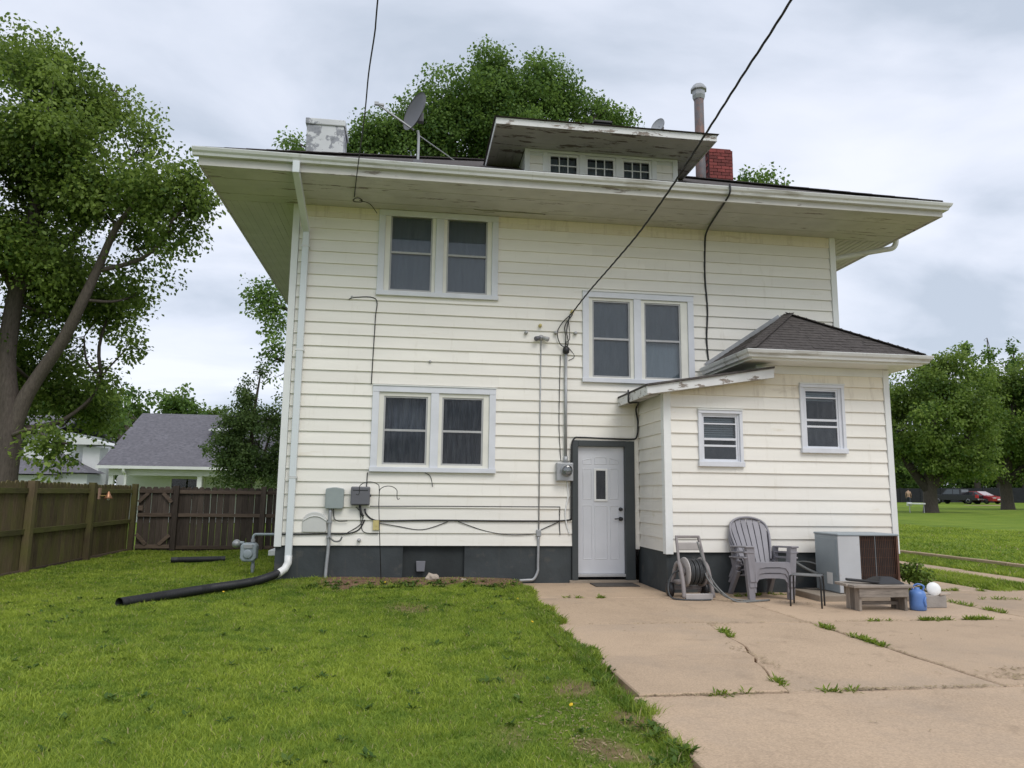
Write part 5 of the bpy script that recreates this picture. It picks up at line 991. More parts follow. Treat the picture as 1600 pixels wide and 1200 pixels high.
tree('back_tree', 'leafy treetop showing just right of the red chimney', (15.2, 30.5, 0), [(15.2, 30.5, -.1, .4), (15.2, 30.5, 5, .34), (15.3, 30.5, 10, .25), (15.4, 30.3, 14, .1)], [[(15.3, 30.5, 9, .14), (16.4, 30.3, 12, .1), (16.6, 30, 14.5, .04)], [(15.3, 30.5, 9.5, .14), (13.8, 30.3, 12.5, .1), (13.6, 30, 14.5, .04)]],
     [(15.5, 30, 15.4, 1.15, .75), (14.5, 30, 15.2, .9, .7), (15.4, 30.4, 13.2, 2.0, 1.8), (16.8, 30, 14.2, .9, 1.0), (13.2, 30.2, 13.6, 1.0, 1.0), (15.2, 30.5, 11, 2.2, 1.6)], 560, 36, .17, LEAF_B, BARKD, .5, gaps=.5)
tree('ornamental_tree', 'dark fine-leaved small tree in front of the grey-roofed house', (-4.7, 23.2, 0), [(-4.7, 23.2, -.1, .13), (-4.7, 23.2, .8, .10), (-4.75, 23.2, 2, .08), (-4.7, 23.1, 3.6, .05), (-4.55, 23, 5.0, .02)], [[(-4.7, 23.2, 1.2, .05), (-5.2, 23.1, 2.4, .04), (-5.4, 23, 3.4, .015)], [(-4.7, 23.2, 1.4, .05), (-4.3, 23.1, 2.6, .04), (-4.0, 23, 3.9, .015)]],
     [(-4.85, 23.0, 4.2, .5, .8), (-5.06, 23.0, 3.35, .8, .75), (-4.56, 23.0, 2.9, .95, .9), (-5.35, 23.0, 2.4, .75, .7), (-4.78, 23.0, 1.85, 1.05, .7), (-4.5, 23.0, 5.0, .22, .45), (-4.1, 23.0, 3.6, .45, .8), (-5.5, 23, 3.0, .4, .5), (-3.8, 23.2, 2.3, .7, .9)], 800, 34, .085, LEAF_C, BARKD, .26, dens=.55)
far = [('bushy_tree', 'dark green bushy tree behind the gap between the neighbour houses', (-18.6, 52, 0), [(-18.2, 52.0, 6.2, 2.0, 1.9), (-19.6, 52.0, 6.6, 1.9, 1.9), (-18.9, 52, 3.9, 2.4, 2.2)], LEAF_D, 260),
       ('round_tree', 'rounded green tree behind the left end of the grey roof', (-16.6, 56, 0), [(-16.3, 55, 7.1, 1.7, 1.5), (-16.9, 56, 5.4, 2.0, 1.8), (-16.0, 56, 4, 2.1, 1.8)], LEAF_D, 260),
       ('bright_tree', 'bright yellow-green tree above the middle of the grey roof', (-14.9, 58, 0), [(-14.7, 58.0, 6.5, 1.7, 1.25), (-15.2, 58.0, 5, 2.0, 1.6), (-13.6, 58, 5.4, 1.6, 1.2)], LEAF_Y, 260),
       ('distant_tree', 'hazy green tree behind the small ornamental tree', (-12.0, 60, 0), [(-12.6, 60.0, 6.6, 1.6, 1.3), (-11.2, 60, 6.0, 1.8, 1.5), (-12, 60, 4, 2.2, 2), (-9.5, 60, 5.2, 1.8, 1.6)], LEAF_D, 260),
       ('shade_tree', 'broad dark tree over the white neighbour house', (-20.5, 48, 0), [(-20.3, 48.0, 6.2, 2.3, 1.9), (-19.0, 48.0, 6.4, 1.7, 1.5), (-22.6, 48.0, 5.6, 2.4, 1.8), (-25, 48, 6, 2.4, 2.4), (-17.8, 47, 5.4, 1.0, 1.0)], LEAF_D, 330)]
for nm, lb_, bs, bl_, lm_, nc in far:
    tree(nm, lb_, bs, [(*bs[:2], -.1, .35), (*bs[:2], 2, .28), (bs[0], bs[1], 4.5, .18), (bs[0], bs[1], 6, .06)], [], bl_, nc, 30, .30, lm_, BARKD, .62, group='trees beyond the neighbour houses', dens=.5)
# half-dead tree: bare twigs
dt = thing('dead_tree', 'bare grey half-dead tree between the two neighbour houses', 'tree', (-16.9, 49, 0))
part('trunk', MB().tube([(-16.9, 49, -.1), (-16.9, 49, 2), (-16.8, 49, 4)], [.2, .16, .1], 8), TWIG, dt, smooth=True)
tw = MB(); rt = random.Random(9)
def twigs(p, d, L, r_, k):
    q = p+d*L; tw.tube([p, p.lerp(q, .5)+Vector((rt.uniform(-.05, .05), rt.uniform(-.05, .05), rt.uniform(-.05, .05)))*L, q], [r_, r_*.8, r_*.55], 4)
    if k:
        for _ in range(rt.choice([2, 3, 3])): twigs(p.lerp(q, rt.uniform(.5, 1)), (d+Vector((rt.uniform(-.8, .8), rt.uniform(-.8, .8), rt.uniform(-.45, .55)))).normalized(), L*rt.uniform(.6, .85), r_*.6, k-1)
for a_ in range(7): twigs(Vector((-16.9, 49, 1.6+.35*a_)), Vector((rt.uniform(-1, 1), rt.uniform(-.6, .6), .75)).normalized(), 1.25, .06, 5)
part('twigs', tw, TWIG, dt)
# right-hand park trees
tree('maple_tree', 'large maple with thick trunk on the far lawn nearest the house corner', (36.5, 47.6, .45), [(36.5, 47.6, .2, .62), (36.5, 47.6, .9, .47), (36.55, 47.6, 2.6, .43), (36.7, 47.5, 4.5, .36), (37, 47, 7.5, .28), (37.3, 46.8, 10, .1)],
     [[(36.5, 47.6, 1.9, .36), (35.7, 47.8, 3.1, .32), (34.9, 48.1, 4.6, .25), (34.4, 48.2, 6.2, .12)], [(36.6, 47.6, 2.2, .36), (37.6, 46.9, 3.6, .28), (38.6, 46.3, 5.6, .18), (39, 46, 7.4, .08)], [(36.6, 47.5, 3.2, .3), (36.1, 46.6, 5.0, .22), (36.0, 45.8, 7.4, .1)]],
     [(36.81, 47.38, 9.4, 2.7, 2.1), (38.31, 46.18, 8.8, 2.4, 2.1), (35.6, 48.2, 7.4, 2.0, 2.2), (36.05, 45.44, 6.8, 2.7, 2.1), (38.78, 45.79, 6.7, 2.1, 2.0), (34.2, 47.4, 5.0, 1.4, 1.4), (36.4, 47, 5.1, 2.2, 1.2), (38.2, 46.3, 4.6, 2.2, 1.3), (37.8, 46.6, 10.7, 1.8, 1.4), (34.7, 48.9, 6.0, .9, 1.9), (36, 49.5, 7.5, 2.4, 2.4), (34.6, 46.8, 6.6, 1.0, 1.0), (34.6, 47.2, 3.6, 1.5, .8), (36.2, 46.4, 3.7, 1.8, .7), (38.6, 46.2, 3.5, 1.8, .7)], 1250, 46, .215, LEAF_A, BARKD, .72, group='maples on the far lawn', dens=.5)
tree('maple_tree', 'large maple with thick trunk on the far lawn at the right edge', (48, 53.7, .6), [(48, 53.7, .3, .6), (48, 53.7, 1.2, .46), (48, 53.7, 3, .42), (48.3, 53.4, 5.5, .32), (48.7, 53, 9, .2), (48.8, 53, 11.5, .08)],
     [[(48, 53.7, 2.6, .34), (46.8, 54, 4.2, .25), (45.9, 54.3, 6, .1)], [(48.1, 53.6, 2.9, .34), (49.4, 52.4, 4.8, .25), (50.2, 51.6, 7, .1)]],
     [(48.69, 53.04, 10.6, 2.6, 2.5), (49.87, 51.93, 9.4, 2.9, 3.2), (47.7, 53.75, 8.2, 2.5, 2.5), (47.73, 51.21, 6.7, 3.0, 2.3), (46.9, 54.19, 5.5, 2.3, 1.7), (50.27, 51.55, 6.2, 2.6, 2.8), (48.64, 53.09, 4.8, 2.9, 1.3), (52, 50, 8, 3, 3.5), (46.4, 54.4, 4.0, 1.8, .8), (48.6, 52.6, 3.7, 2.4, .7), (50.6, 51, 3.6, 2.4, .9)], 1150, 44, .25, LEAF_A, BARKD, .8, group='maples on the far lawn', dens=.5)
sp = [(78.5, 88.9, 23.9, 'left'), (80.8, 87.2, 22.6, 'x'), (76.6, 90.5, 23.3, 'y'), (72.6, 94, 21.8, 'z')]
spl = {'left': 'tall pointed tree top, tallest behind the right-hand maples', 'x': 'pointed tree top above the rightmost maple', 'y': 'pointed tree top left of the tallest one behind the maples', 'z': 'pointed tree top above the maple next to the house corner'}
for x_, y_, h_, k_ in sp:
    bz = float(gz(x_, y_)); bl_ = [(x_, y_, h_-.9, .45, 1.0), (x_, y_, h_-2.8, 1.2, 1.1), (x_+.6, y_, h_-5, 2.0, 1.5), (x_-.5, y_, h_-7.5, 2.8, 1.8), (x_, y_, h_-11, 3.5, 2.9), (x_, y_, h_-15.5, 3.8, 3.1)]
    tree('spire_tree', spl[k_], (x_, y_, bz), [(x_, y_, bz-.2, .45), (x_, y_, 6, .34), (x_, y_, 12, .2), (x_, y_, h_-.4, .04)], [], bl_, 330, 28, .44, LEAF_B, BARKD, .72, group='pointed trees behind the far maples', dens=.6)
hb = [(77, 104.7), (82.3, 100.6), (86, 97.5), (89.5, 94.8), (73.4, 107.5), (93.5, 91), (69, 111)]
hl = ['behind the person at the house corner', 'behind the parked pickup', 'behind the parked red car', 'behind the right-hand maple trunk', 'just at the corner of the addition', 'at the right edge', 'hidden partly by the addition']
for (x_, y_), l_ in zip(hb, hl):
    bz = float(gz(x_, y_)); h_ = random.uniform(9.5, 11.5)
    tree('boundary_tree', 'low dense tree of the far boundary, '+l_, (x_, y_, bz), [(x_, y_, bz-.2, .4), (x_, y_, 4, .3), (x_, y_, 8, .1)], [], [(x_, y_, h_-2.6, 3.6, 2.6), (x_+1.5, y_-1, h_-5.4, 3.8, 2.6), (x_-2, y_+1, h_-5, 3.4, 2.8), (x_+.4, y_-1.8, 3.2, 3.9, 1.9)], 340, 26, .55, LEAF_D, BARKD, .95, group='trees along the far boundary', dens=.5)
tree('shrub', 'bright yellow-green shrub at the corner behind the air conditioner', (7.75, 10.7, 0), [(7.75, 10.7, -.02, .015), (7.75, 10.7, .2, .01), (7.76, 10.68, .36, .005)], [], [(7.74, 10.68, .22, .24, .2), (7.70, 10.55, .30, .15, .14), (7.88, 10.62, .16, .2, .14)], 100, 26, .05, LEAF_Y, BARKD, .085, cat='shrub', dens=.5)

# ------------------------------------------------------------------ neighbour houses
gh = thing('neighbour_house', 'low house with grey shingle gable roof and white porch beyond the fence', 'house', (-8, 33, 0))
NW = plain('neighbour_white', (.66, .68, .68), .6, .05, 2); NT = plain('neighbour_trim', (.72, .73, .72), .5, .05, 3)
part('wall', MB().box(-12.0, -2.5, 33.9, 40.5, -.1, 2.45).prism([(33.9, 2.45), (40.5, 2.45), (36.6, 4.4)], 'x', -12.0, -11.9), NW, gh)
rg = part('roof', MB().prism([(31.95, 2.36), (36.6, 4.98), (41.2, 2.36), (41.2, 2.26), (36.6, 4.86), (31.95, 2.26)], 'x', -12.5, -2), SHING2, gh)
part('gutter', MB().box(-12.5, -2, 31.85, 31.95, 2.24, 2.36), NT, gh)
part('porch_beam', MB().box(-12.1, -2.3, 32.15, 32.4, 1.98, 2.24).box(-12.1, -2.3, 32.4, 33.9, 2.2, 2.24), NT, gh)
for x_ in (-12.0, -8.55, -5.2): part('porch_post', MB().box(x_-.09, x_+.09, 32.18, 32.36, 0, 1.98), NT, gh)
part('downspout', MB().tube(smooth_path([(-11.45, 31.9, 2.26), (-11.45, 31.95, 2.1), (-11.42, 32.1, 1.9), (-11.42, 32.1, .5), (-11.5, 31.95, .12)]), .055, 8), NT, gh, smooth=True)
w_ = part('window', MB().box(-10.2, -8.75, 33.84, 33.9, .95, 1.95), NT, gh); part('pane', MB().box(-10.12, -9.52, 33.82, 33.84, 1.02, 1.88), GLASS2, w_); part('pane', MB().box(-9.45, -8.83, 33.82, 33.84, 1.02, 1.88), GLASS2, w_)
part('window_dark', MB().box(-10.12, -8.83, 33.835, 33.839, 1.02, 1.88), DARK, w_)
part('sign_board', MB().box(-7.9, -7.1, 33.85, 33.89, 1.66, 1.86), BENCHM, gh)
part('upper_dormer', MB().box(-8.7, -5.5, 34.6, 36.4, 3.4, 4.05).prism([(34.4, 4.05), (36.8, 4.35), (36.8, 4.45), (34.4, 4.12)], 'x', -8.9, -5.3), NW, gh)
wh = thing('neighbour_house', 'white clapboard two-storey house behind the maple at far left', 'house', (-20, 38, 0))
wl = part('wall', MB().box(-25, -17.4, 38.5, 46, -.1, 4.3).box(-17.4, -15.6, 38.5, 42, -.1, 3.6), NW, wh)
for k in range(20):
    za = .2+k*.2; mb = MB(); board(mb, -25, -15.6 if za < 3.3 else -17.4, za, za+.2, za, za+.2, 38.5); part('siding_board', mb, NW, wl)
part('chimney_box', MB().box(-15.62, -14.85, 38.2, 39.2, -.1, 3.42), NT, wh)
part('roof', MB().prism([(38.0, 4.1), (42.2, 5.3), (46.5, 4.1), (46.5, 4.0), (42.2, 5.18), (38.0, 4.0)], 'x', -25.5, -17.2), SHING2, wh)
part('eave', MB().prism([(-16.2, 3.52), (-14.4, 3.52), (-14.6, 3.66), (-15.9, 3.95)], 'y', 37.8, 39.6), NT, wh)
part('porch_roof', MB().add([(-21, 36, 2.05), (-15.9, 36, 2.05), (-15.9, 38.5, 2.05), (-21, 38.5, 2.05), (-18.5, 38.4, 3.0)], [(0, 1, 4), (1, 2, 4), (3, 0, 4), (0, 3, 2, 1)]), SHING2, wh)
part('porch_roof', MB().add([(-18.2, 36.6, 2.15), (-14.6, 36.6, 2.15), (-14.6, 38.5, 2.15), (-18.2, 38.5, 2.15), (-16.6, 38.4, 3.1)], [(0, 1, 4), (1, 2, 4), (3, 0, 4), (0, 3, 2, 1)]), SHING2, wh)
part('porch_wall', MB().box(-20.8, -16, 36.3, 38.4, -.1, 2.0).box(-16, -14.8, 36.9, 38.4, -.1, 2.1), NW, wh)
w_ = part('window', MB().box(-19.3, -18.3, 38.44, 38.5, 2.9, 3.9), NT, wh); part('pane', MB().box(-19.2, -18.4, 38.42, 38.44, 3.0, 3.8), GLASS2, w_); part('window_dark', MB().box(-19.2, -18.4, 38.432, 38.439, 3.0, 3.8), DARK, w_)
wg = thing('neighbour_shed', 'small grey-roofed white outbuilding between the two neighbour houses', 'outbuilding', (-13.6, 41, 0))
part('wall', MB().box(-15.0, -12.4, 41, 45, -.1, 2.0).prism([(-15.0, 2.0), (-12.4, 2.0), (-14.3, 3.25)], 'y', 41, 41.1), NW, wg)
part('roof', MB().prism([(-15.2, 2.75), (-14.3, 3.4), (-12.2, 1.98), (-12.2, 1.88), (-14.3, 3.28), (-15.2, 2.65)], 'y', 40.7, 45.4), SHING2, wg)
part('window', MB().box(-14.3, -14.0, 40.95, 41, 2.25, 2.75), DARK, wg)

# ------------------------------------------------------------------ far right: vehicles, person, boundary
CARB = plain('truck_black_paint', (.012, .013, .015), .25, .1, 3); CARR = plain('car_red_paint', (.30, .022, .028), .28, .1, 3); TYRE = plain('tyre_rubber', (.015, .015, .015), .8, .1, 6)
CGL = plain('car_glass', (.05, .06, .065), .08, .1, 3, spec=1); LAMPR = plain('tail_lamp', (.45, .02, .02), .3, .1, 3); CHROME = plain('bumper_chrome', (.5, .5, .5), .25, .1, 3, metal=.8)
def vehicle(name, label, loc, fwd, W_, body, cabin, L, paint, wheels, glasses, lamps, extra=()):
    t_ = thing(name, label, 'truck' if 'pickup' in label else 'car', loc); F3 = Vector((*fwd, 0)).normalized(); S3 = Vector((F3.y, -F3.x, 0)); o = Vector(loc)
    G = lambda x, y, z: o+F3*x+S3*y+Z*z
    def pr_(name_, outline, w0, mt, par, shrink=None):
        n = len(outline); vs = [G(p[0], -w0*(shrink(p) if shrink else 1), p[1]) for p in outline]+[G(p[0], w0*(shrink(p) if shrink else 1), p[1]) for p in outline]
        return part(name_, MB().add(vs, [tuple(range(n))[::-1], tuple(range(n, 2*n))]+[(i, (i+1) % n, n+(i+1) % n, n+i) for i in range(n)]), mt, par, bev=.03)
    bd = pr_('body', body, W_/2, paint, t_); cb_ = pr_('cabin', cabin, W_/2*.94, paint, t_, lambda p: 1 if p[1] < cabin[0][1]+.05 else .84)
    for g_ in glasses:
        for s_ in (-1, 1):
            k = lambda z: W_/2*.94*(1-.16*min(1, max(0, (z-cabin[0][1])/(max(c[1] for c in cabin)-cabin[0][1]))))+.006
            part('side_window', MB().add([G(p[0], s_*k(p[1]), p[1]) for p in g_], [tuple(range(len(g_)))]), CGL, cb_)
    for e_ in extra: part(e_[0], MB().add([G(*p) for p in e_[1]], [tuple(range(len(e_[1])))]), e_[2], cb_)
    for x_, r_ in wheels:
        for s_ in (-1, 1):
            wh_ = part('wheel', MB().lathe([(r_*.5, -.11), (r_*.95, -.11), (r_, -.07), (r_, .07), (r_*.95, .11), (r_*.6, .11)], G(x_, s_*(W_/2-.1), r_), S3*s_, 20), TYRE, t_, smooth=True)
            part('rim', MB().lathe([(r_*.58, .09), (r_*.5, .112), (r_*.1, .10)], G(x_, s_*(W_/2-.1), r_), S3*s_, 14), CHROME, wh_, smooth=True)
    for nm, x_, y_, z_, a_, b_, c_, mt in lamps: part(nm, MB().obox(G(x_, y_, z_), F3*a_, S3*b_, Z*c_), mt, t_)
    return t_
tb_ = [(-2.8, .55), (-2.8, 1.05), (1.2, 1.08), (2.65, 1.02), (2.8, .85), (2.8, .45), (-2.6, .42)]
tcab = [(-.95, 1.06), (-.85, 1.72), (-.6, 1.80), (.75, 1.80), (1.45, 1.08)]
v0 = Vector((.635, .773)); r1 = Vector((.773, -.635))
fw = -r1*.86+v0*.5
vehicle('pickup_truck', 'black pickup truck parked beyond the trees', (64.3, 79.2, float(gz(64.3, 79.2))-.02), fw, 1.95, tb_, tcab, 5.6, CARB, ((-1.75, .39), (1.8, .39)), [[(-.75, 1.14), (-.68, 1.68), (.0, 1.70), (.0, 1.14)], [(.08, 1.14), (.08, 1.70), (.72, 1.70), (1.2, 1.14)]],
        [('tail_light', -2.81, .86, .88, .02, .1, .2, LAMPR), ('tail_light', -2.81, -.86, .88, .02, .1, .2, LAMPR), ('rear_bumper', -2.88, 0, .56, .08, .93, .08, CHROME), ('side_tail_light', -2.68, -.97, .9, .12, .02, .19, LAMPR), ('side_tail_light', -2.68, .97, .9, .12, .02, .19, LAMPR)], [('rear_window', [(-.925, -.7, 1.2), (-.925, .7, 1.2), (-.865, .66, 1.66), (-.865, -.66, 1.66)], CGL)])
sb_ = [(-2.3, .5), (-2.3, .88), (-1.5, .98), (1.0, .95), (2.2, .78), (2.3, .6), (2.25, .3), (-2.2, .3)]
scab = [(-1.7, .95), (-1.0, 1.40), (.1, 1.43), (1.1, .94)]
fr = r1*.75-v0*.66
vehicle('parked_car', 'red car with painted windscreen reflection parked beside the pickup', (66.2, 77.9, float(gz(66.2, 77.9))+.02), fr, 1.8, sb_, scab, 4.6, CARR, ((-1.4, .32), (1.4, .32)), [[(-1.3, 1.0), (-.9, 1.34), (-.3, 1.37), (-.3, 1.0)], [(-.22, 1.0), (-.22, 1.37), (.1, 1.37), (.75, 1.0)]],
        [('headlight', 2.24, .62, .68, .05, .2, .07, CHROME), ('headlight', 2.24, -.62, .68, .05, .2, .07, CHROME), ('number_plate', 2.32, 0, .5, .01, .24, .07, WHITEP)], [('windscreen', [(1.09, -.74, .955), (1.09, .74, .955), (.13, .66, 1.425), (.13, -.66, 1.425)], plain('windscreen_painted_reflection', (.55, .50, .52), .15, .08, 2))])  # windscreen: the light it reflects is painted in as a pale base colour
# dark boundary fence
bfz = thing('boundary_fence', 'long dark fence behind the far lawn', 'fence', (66, 92, .7)); n = 0
p0, p1 = Vector((58, 97)), Vector((92, 76)); dF = (p1-p0).normalized(); nF = int((p1-p0).length/2.4)
for k in range(nF):
    a_ = p0+dF*2.4*k; b_ = a_+dF*2.34; z_ = float(gz(a_.x, a_.y)); part('panel', MB().bar((a_.x, a_.y, z_+.95), (b_.x, b_.y, z_+.95), .05, 1.9), DARK, bfz); part('post', MB().box(a_.x-.06, a_.x+.06, a_.y-.06, a_.y+.06, z_-.1, z_+2.0), DARK, bfz)
solo('far_path', MB().add([(56, 68.5, float(gz(56, 68.5))+.03), (59.5, 67.0, float(gz(59.5, 67))+.03), (62, 68.5, float(gz(62, 68.5))+.03), (58, 70.5, float(gz(58, 70.5))+.03)], [(0, 1, 2, 3)]), CONC, 'pale concrete patch on the far lawn before the pickup', 'path', (59, 68.7, .7), kind='structure')
# small table by the trunk
gtb = thing('garden_table', 'small white-topped table on thin legs beside the thick maple trunk', 'table', (34.9, 46.9, float(gz(34.9, 46.9)))); tz = float(gz(34.9, 46.9))
part('table_top', MB().obox((34.9, 46.9, tz+.62), (.42, -.34, 0), (.2, .25, 0), (0, 0, .05)).obox((34.56, 47.18, tz+.58), (.12, -.1, 0), (.1, .12, 0), (0, 0, .12)), WHITEP, gtb, bev=.02)
for a_, b_ in ((-.8, -.7), (-.8, .7), (.8, -.7), (.8, .7)): part('leg', MB().tube([(34.9+.42*a_+.2*b_, 46.9-.34*a_+.25*b_, tz-.02), (34.9+.42*a_+.2*b_, 46.9-.34*a_+.25*b_, tz+.58)], .02, 6), GALV, gtb)
# person walking on the far lawn
pz = float(gz(50.8, 69.4)); ps = thing('person', 'person in tan top and dark trousers walking on the far lawn', 'person', (50.8, 69.4, pz))
def skinned(name, verts, edges, rad, mat_, parent):
    me = bpy.data.meshes.new(name); me.from_pydata(verts, edges, []); o = bpy.data.objects.new(name, me); COL.objects.link(o); o.parent = parent; me.materials.append(mat_)
    o.rotation_euler = (0, 0, R(-35))
    md = o.modifiers.new('skin', 'SKIN'); md.use_smooth_shade = True
    for i, r_ in enumerate(rad): me.skin_vertices[0].data[i].radius = (r_, r_)
    me.skin_vertices[0].data[0].use_root = True; o.modifiers.new('sub', 'SUBSURF').render_levels = 1; ORG[o.name] = ORG[parent.name]; return o
SKIN = plain('skin', (.42, .26, .18), .6, .05, 5); TAN = plain('tan_cloth', (.40, .27, .18), .85, .1, 5); JEAN = plain('dark_denim', (.03, .036, .05), .85, .1, 5); HAIR = plain('dark_hair', (.03, .022, .018), .7, .1, 5)
bv = [(0, 0, .92), (0, .03, 1.15), (0, .10, 1.40), (0, .13, 1.50), (0, .16, 1.58), (0, .17, 1.68), (-.09, 0, .88), (-.11, .12, .48), (-.10, .0, .09), (-.10, .16, .04), (.09, 0, .88), (.11, -.08, .47), (.10, -.26, .12), (.10, -.13, .04),
      (-.17, .10, 1.40), (-.24, .05, 1.14), (-.22, .16, .92), (.17, .10, 1.40), (.24, .06, 1.14), (.23, .20, .93), (-.22, .19, .85), (.23, .24, .86)]
be = [(0, 1), (1, 2), (2, 3), (3, 4), (4, 5), (0, 6), (6, 7), (7, 8), (8, 9), (0, 10), (10, 11), (11, 12), (12, 13), (2, 14), (14, 15), (15, 16), (2, 17), (17, 18), (18, 19), (16, 20), (19, 21)]
brd = [.125, .12, .12, .055, .085, .08, .085, .06, .042, .035, .085, .06, .042, .035, .055, .042, .03, .055, .042, .03, .026, .026]
for s_, w_i in ((-1, 20), (1, 21)):
    hx, hy, hz = bv[w_i]
    for k, (dx_, L_) in enumerate(((-.028, .06), (-.01, .075), (.009, .072), (.027, .058))): bv.append((hx+dx_, hy+.012, hz-L_)); be.append((w_i, len(bv)-1)); brd.append(.0085)
    bv.append((hx-s_*.04, hy+.03, hz-.02)); be.append((w_i, len(bv)-1)); brd.append(.0095)
skinned('body', bv, be, brd, SKIN, ps)
skinned('trousers', [bv[0], bv[6], bv[7], bv[8], bv[10], bv[11], bv[12], (0, 0, 1.0)], [(0, 1), (1, 2), (2, 3), (0, 4), (4, 5), (5, 6), (0, 7)], [.14, .10, .078, .06, .10, .078, .06, .135], JEAN, ps)
skinned('top', [(0, .01, 1.0), bv[1], bv[2], bv[14], (-.215, .07, 1.25), bv[17], (.215, .075, 1.25), (0, .12, 1.45)], [(0, 1), (1, 2), (2, 3), (3, 4), (2, 5), (5, 6), (2, 7)], [.14, .137, .137, .072, .06, .072, .06, .07], TAN, ps)
hq = MB().lathe([(.02, .115), (.06, .10), (.092, .05), (.098, 0), (.09, -.05), (.06, -.07)], (0, 0, 0), n=14); hm = mesh(hq, 'hair', HAIR, smooth=True); ho_ = bpy.data.objects.new('hair', hm); COL.objects.link(ho_); ho_.parent = ps; ho_.rotation_euler = (R(12), 0, R(-35)); ho_.location = (.085, .135, 1.66)

# ------------------------------------------------------------------ grass
def blades(n, x0, x1, y0, y1, h, w, keep, seg=2, ypow=1.0, tb=.5):
    x = RNG.uniform(x0, x1, n); y = y0+(y1-y0)*RNG.random(n)**ypow; k = keep(x, y) > RNG.random(n); x, y = x[k], y[k]; n = len(x)
    big = .5+.5*np.sin(x*.9+1.7*np.sin(y*.6))*np.sin(y*.8+1.1*np.sin(x*.7)); sm_ = .5+.5*np.sin(x*5.1+2*np.sin(y*3.3))*np.sin(y*4.3+1.4*np.sin(x*3.7))
    hh_ = h*RNG.uniform(.45, 1.25, n)*(.7+.55*sm_); a = RNG.uniform(0, 2*np.pi, n); ln = RNG.uniform(.25, 1.5, n)*hh_; dist = np.hypot(x, y); ww = w*RNG.uniform(.7, 1.3, n)*np.clip(dist/6, .75, 3)
    z = gz(x, y)-.004; b_ = RNG.uniform(0, 2*np.pi, n); cx_, cy_ = np.cos(a)*ln, np.sin(a)*ln; wx, wy = np.cos(b_)*ww/2, np.sin(b_)*ww/2
    fin = np.sin(x*11+3*np.sin(y*7))*np.sin(y*13+2*np.sin(x*9)); tint = np.clip(tb-.04+.36*(big-.5)+.34*(sm_-.5)+.16*fin-.22*sstep(.2, .8, np.sin(x*6.3+1.7*np.sin(y*4.9))*np.sin(y*7.1+1.5*np.sin(x*5.1)))+.04+RNG.normal(0, .17, n), 0, .86); tint = np.where(RNG.random(n) < .035, 1., tint)
    p = lambda X_, Y_, Z_: np.stack([X_, Y_, Z_], 1)
    if seg == 1: return np.stack([p(x-wx, y-wy, z), p(x+wx, y+wy, z), p(x+cx_, y+cy_, z+hh_)], 1).reshape(-1, 3), 3, np.repeat(tint, 3)
    V = np.stack([p(x-wx, y-wy, z), p(x+wx, y+wy, z), p(x+cx_*.35+wx*.8, y+cy_*.35+wy*.8, z+hh_*.62), p(x+cx_*.35-wx*.8, y+cy_*.35-wy*.8, z+hh_*.62), p(x+cx_, y+cy_, z+hh_)], 1)
    return V.reshape(-1, 3), 5, np.repeat(tint, 5)
def grass_obj(name, sets, mat_, label):
    Vs, Ts, tr_ = [], [], []; off = 0
    for V, k, T in sets:
        n = len(V)//k; i0 = off+np.arange(n)*k
        if k == 3: tr_.append(np.stack([i0, i0+1, i0+2], 1))
        else: tr_ += [np.stack([i0, i0+1, i0+2], 1), np.stack([i0, i0+2, i0+3], 1), np.stack([i0+3, i0+2, i0+4], 1)]
        Vs.append(V); Ts.append(T); off += len(V)
    me = bigmesh(name, np.concatenate(Vs), np.concatenate(tr_), mat_, np.concatenate(Ts), 3); o = bpy.data.objects.new(name, me); COL.objects.link(o); tag(o, label, 'grass', kind='stuff'); return o
lawn = lambda x, y: (1-soil(x, y)*.93)*(x < edge_x(y)+.02+.05*RNG.random(len(x)))*(x > -6.3)*(1-((x > XW0-.02)*(y > 11.75)))
grass_obj('lawn_grass', [blades(230000, -5.2, 1.85, 2.6, 7.2, .030, .0068, lawn, 2), blades(9000, -5.2, 1.85, 2.6, 7.2, .055, .006, lawn, 2, tb=.62), blades(200000, -6.3, 1.85, 7.2, 11.8, .032, .0075, lawn, 1), blades(6000, -6.3, 1.85, 7.2, 11.8, .055, .007, lawn, 1, tb=.62), blades(85000, -6.3, -1.9, 11.0, 18.4, .036, .009, lawn, 1), blades(22000, 1.45, 1.86, 2.6, 11.4, .06, .0075, lawn, 2, tb=.4)], GRASSM, 'short uneven green lawn grass to the left of the patio')
grass_obj('verge_grass', [blades(26000, 9.1, 10.35, 10.5, 24, .075, .010, lambda x, y: sstep(10.5, 11.2, y+.35*np.sin(x*9)), 1, 1.6), blades(26000, 11.12, 12.42, 5, 26, .07, .010, lambda x, y: np.ones(len(x))*.9, 1, 1.4), blades(60000, 12.5, 22, 9, 34, .06, .014, lambda x, y: np.ones(len(x)), 1, 1.3)], GRASSM, 'green grass strips along the driveway and the far lawn edge')
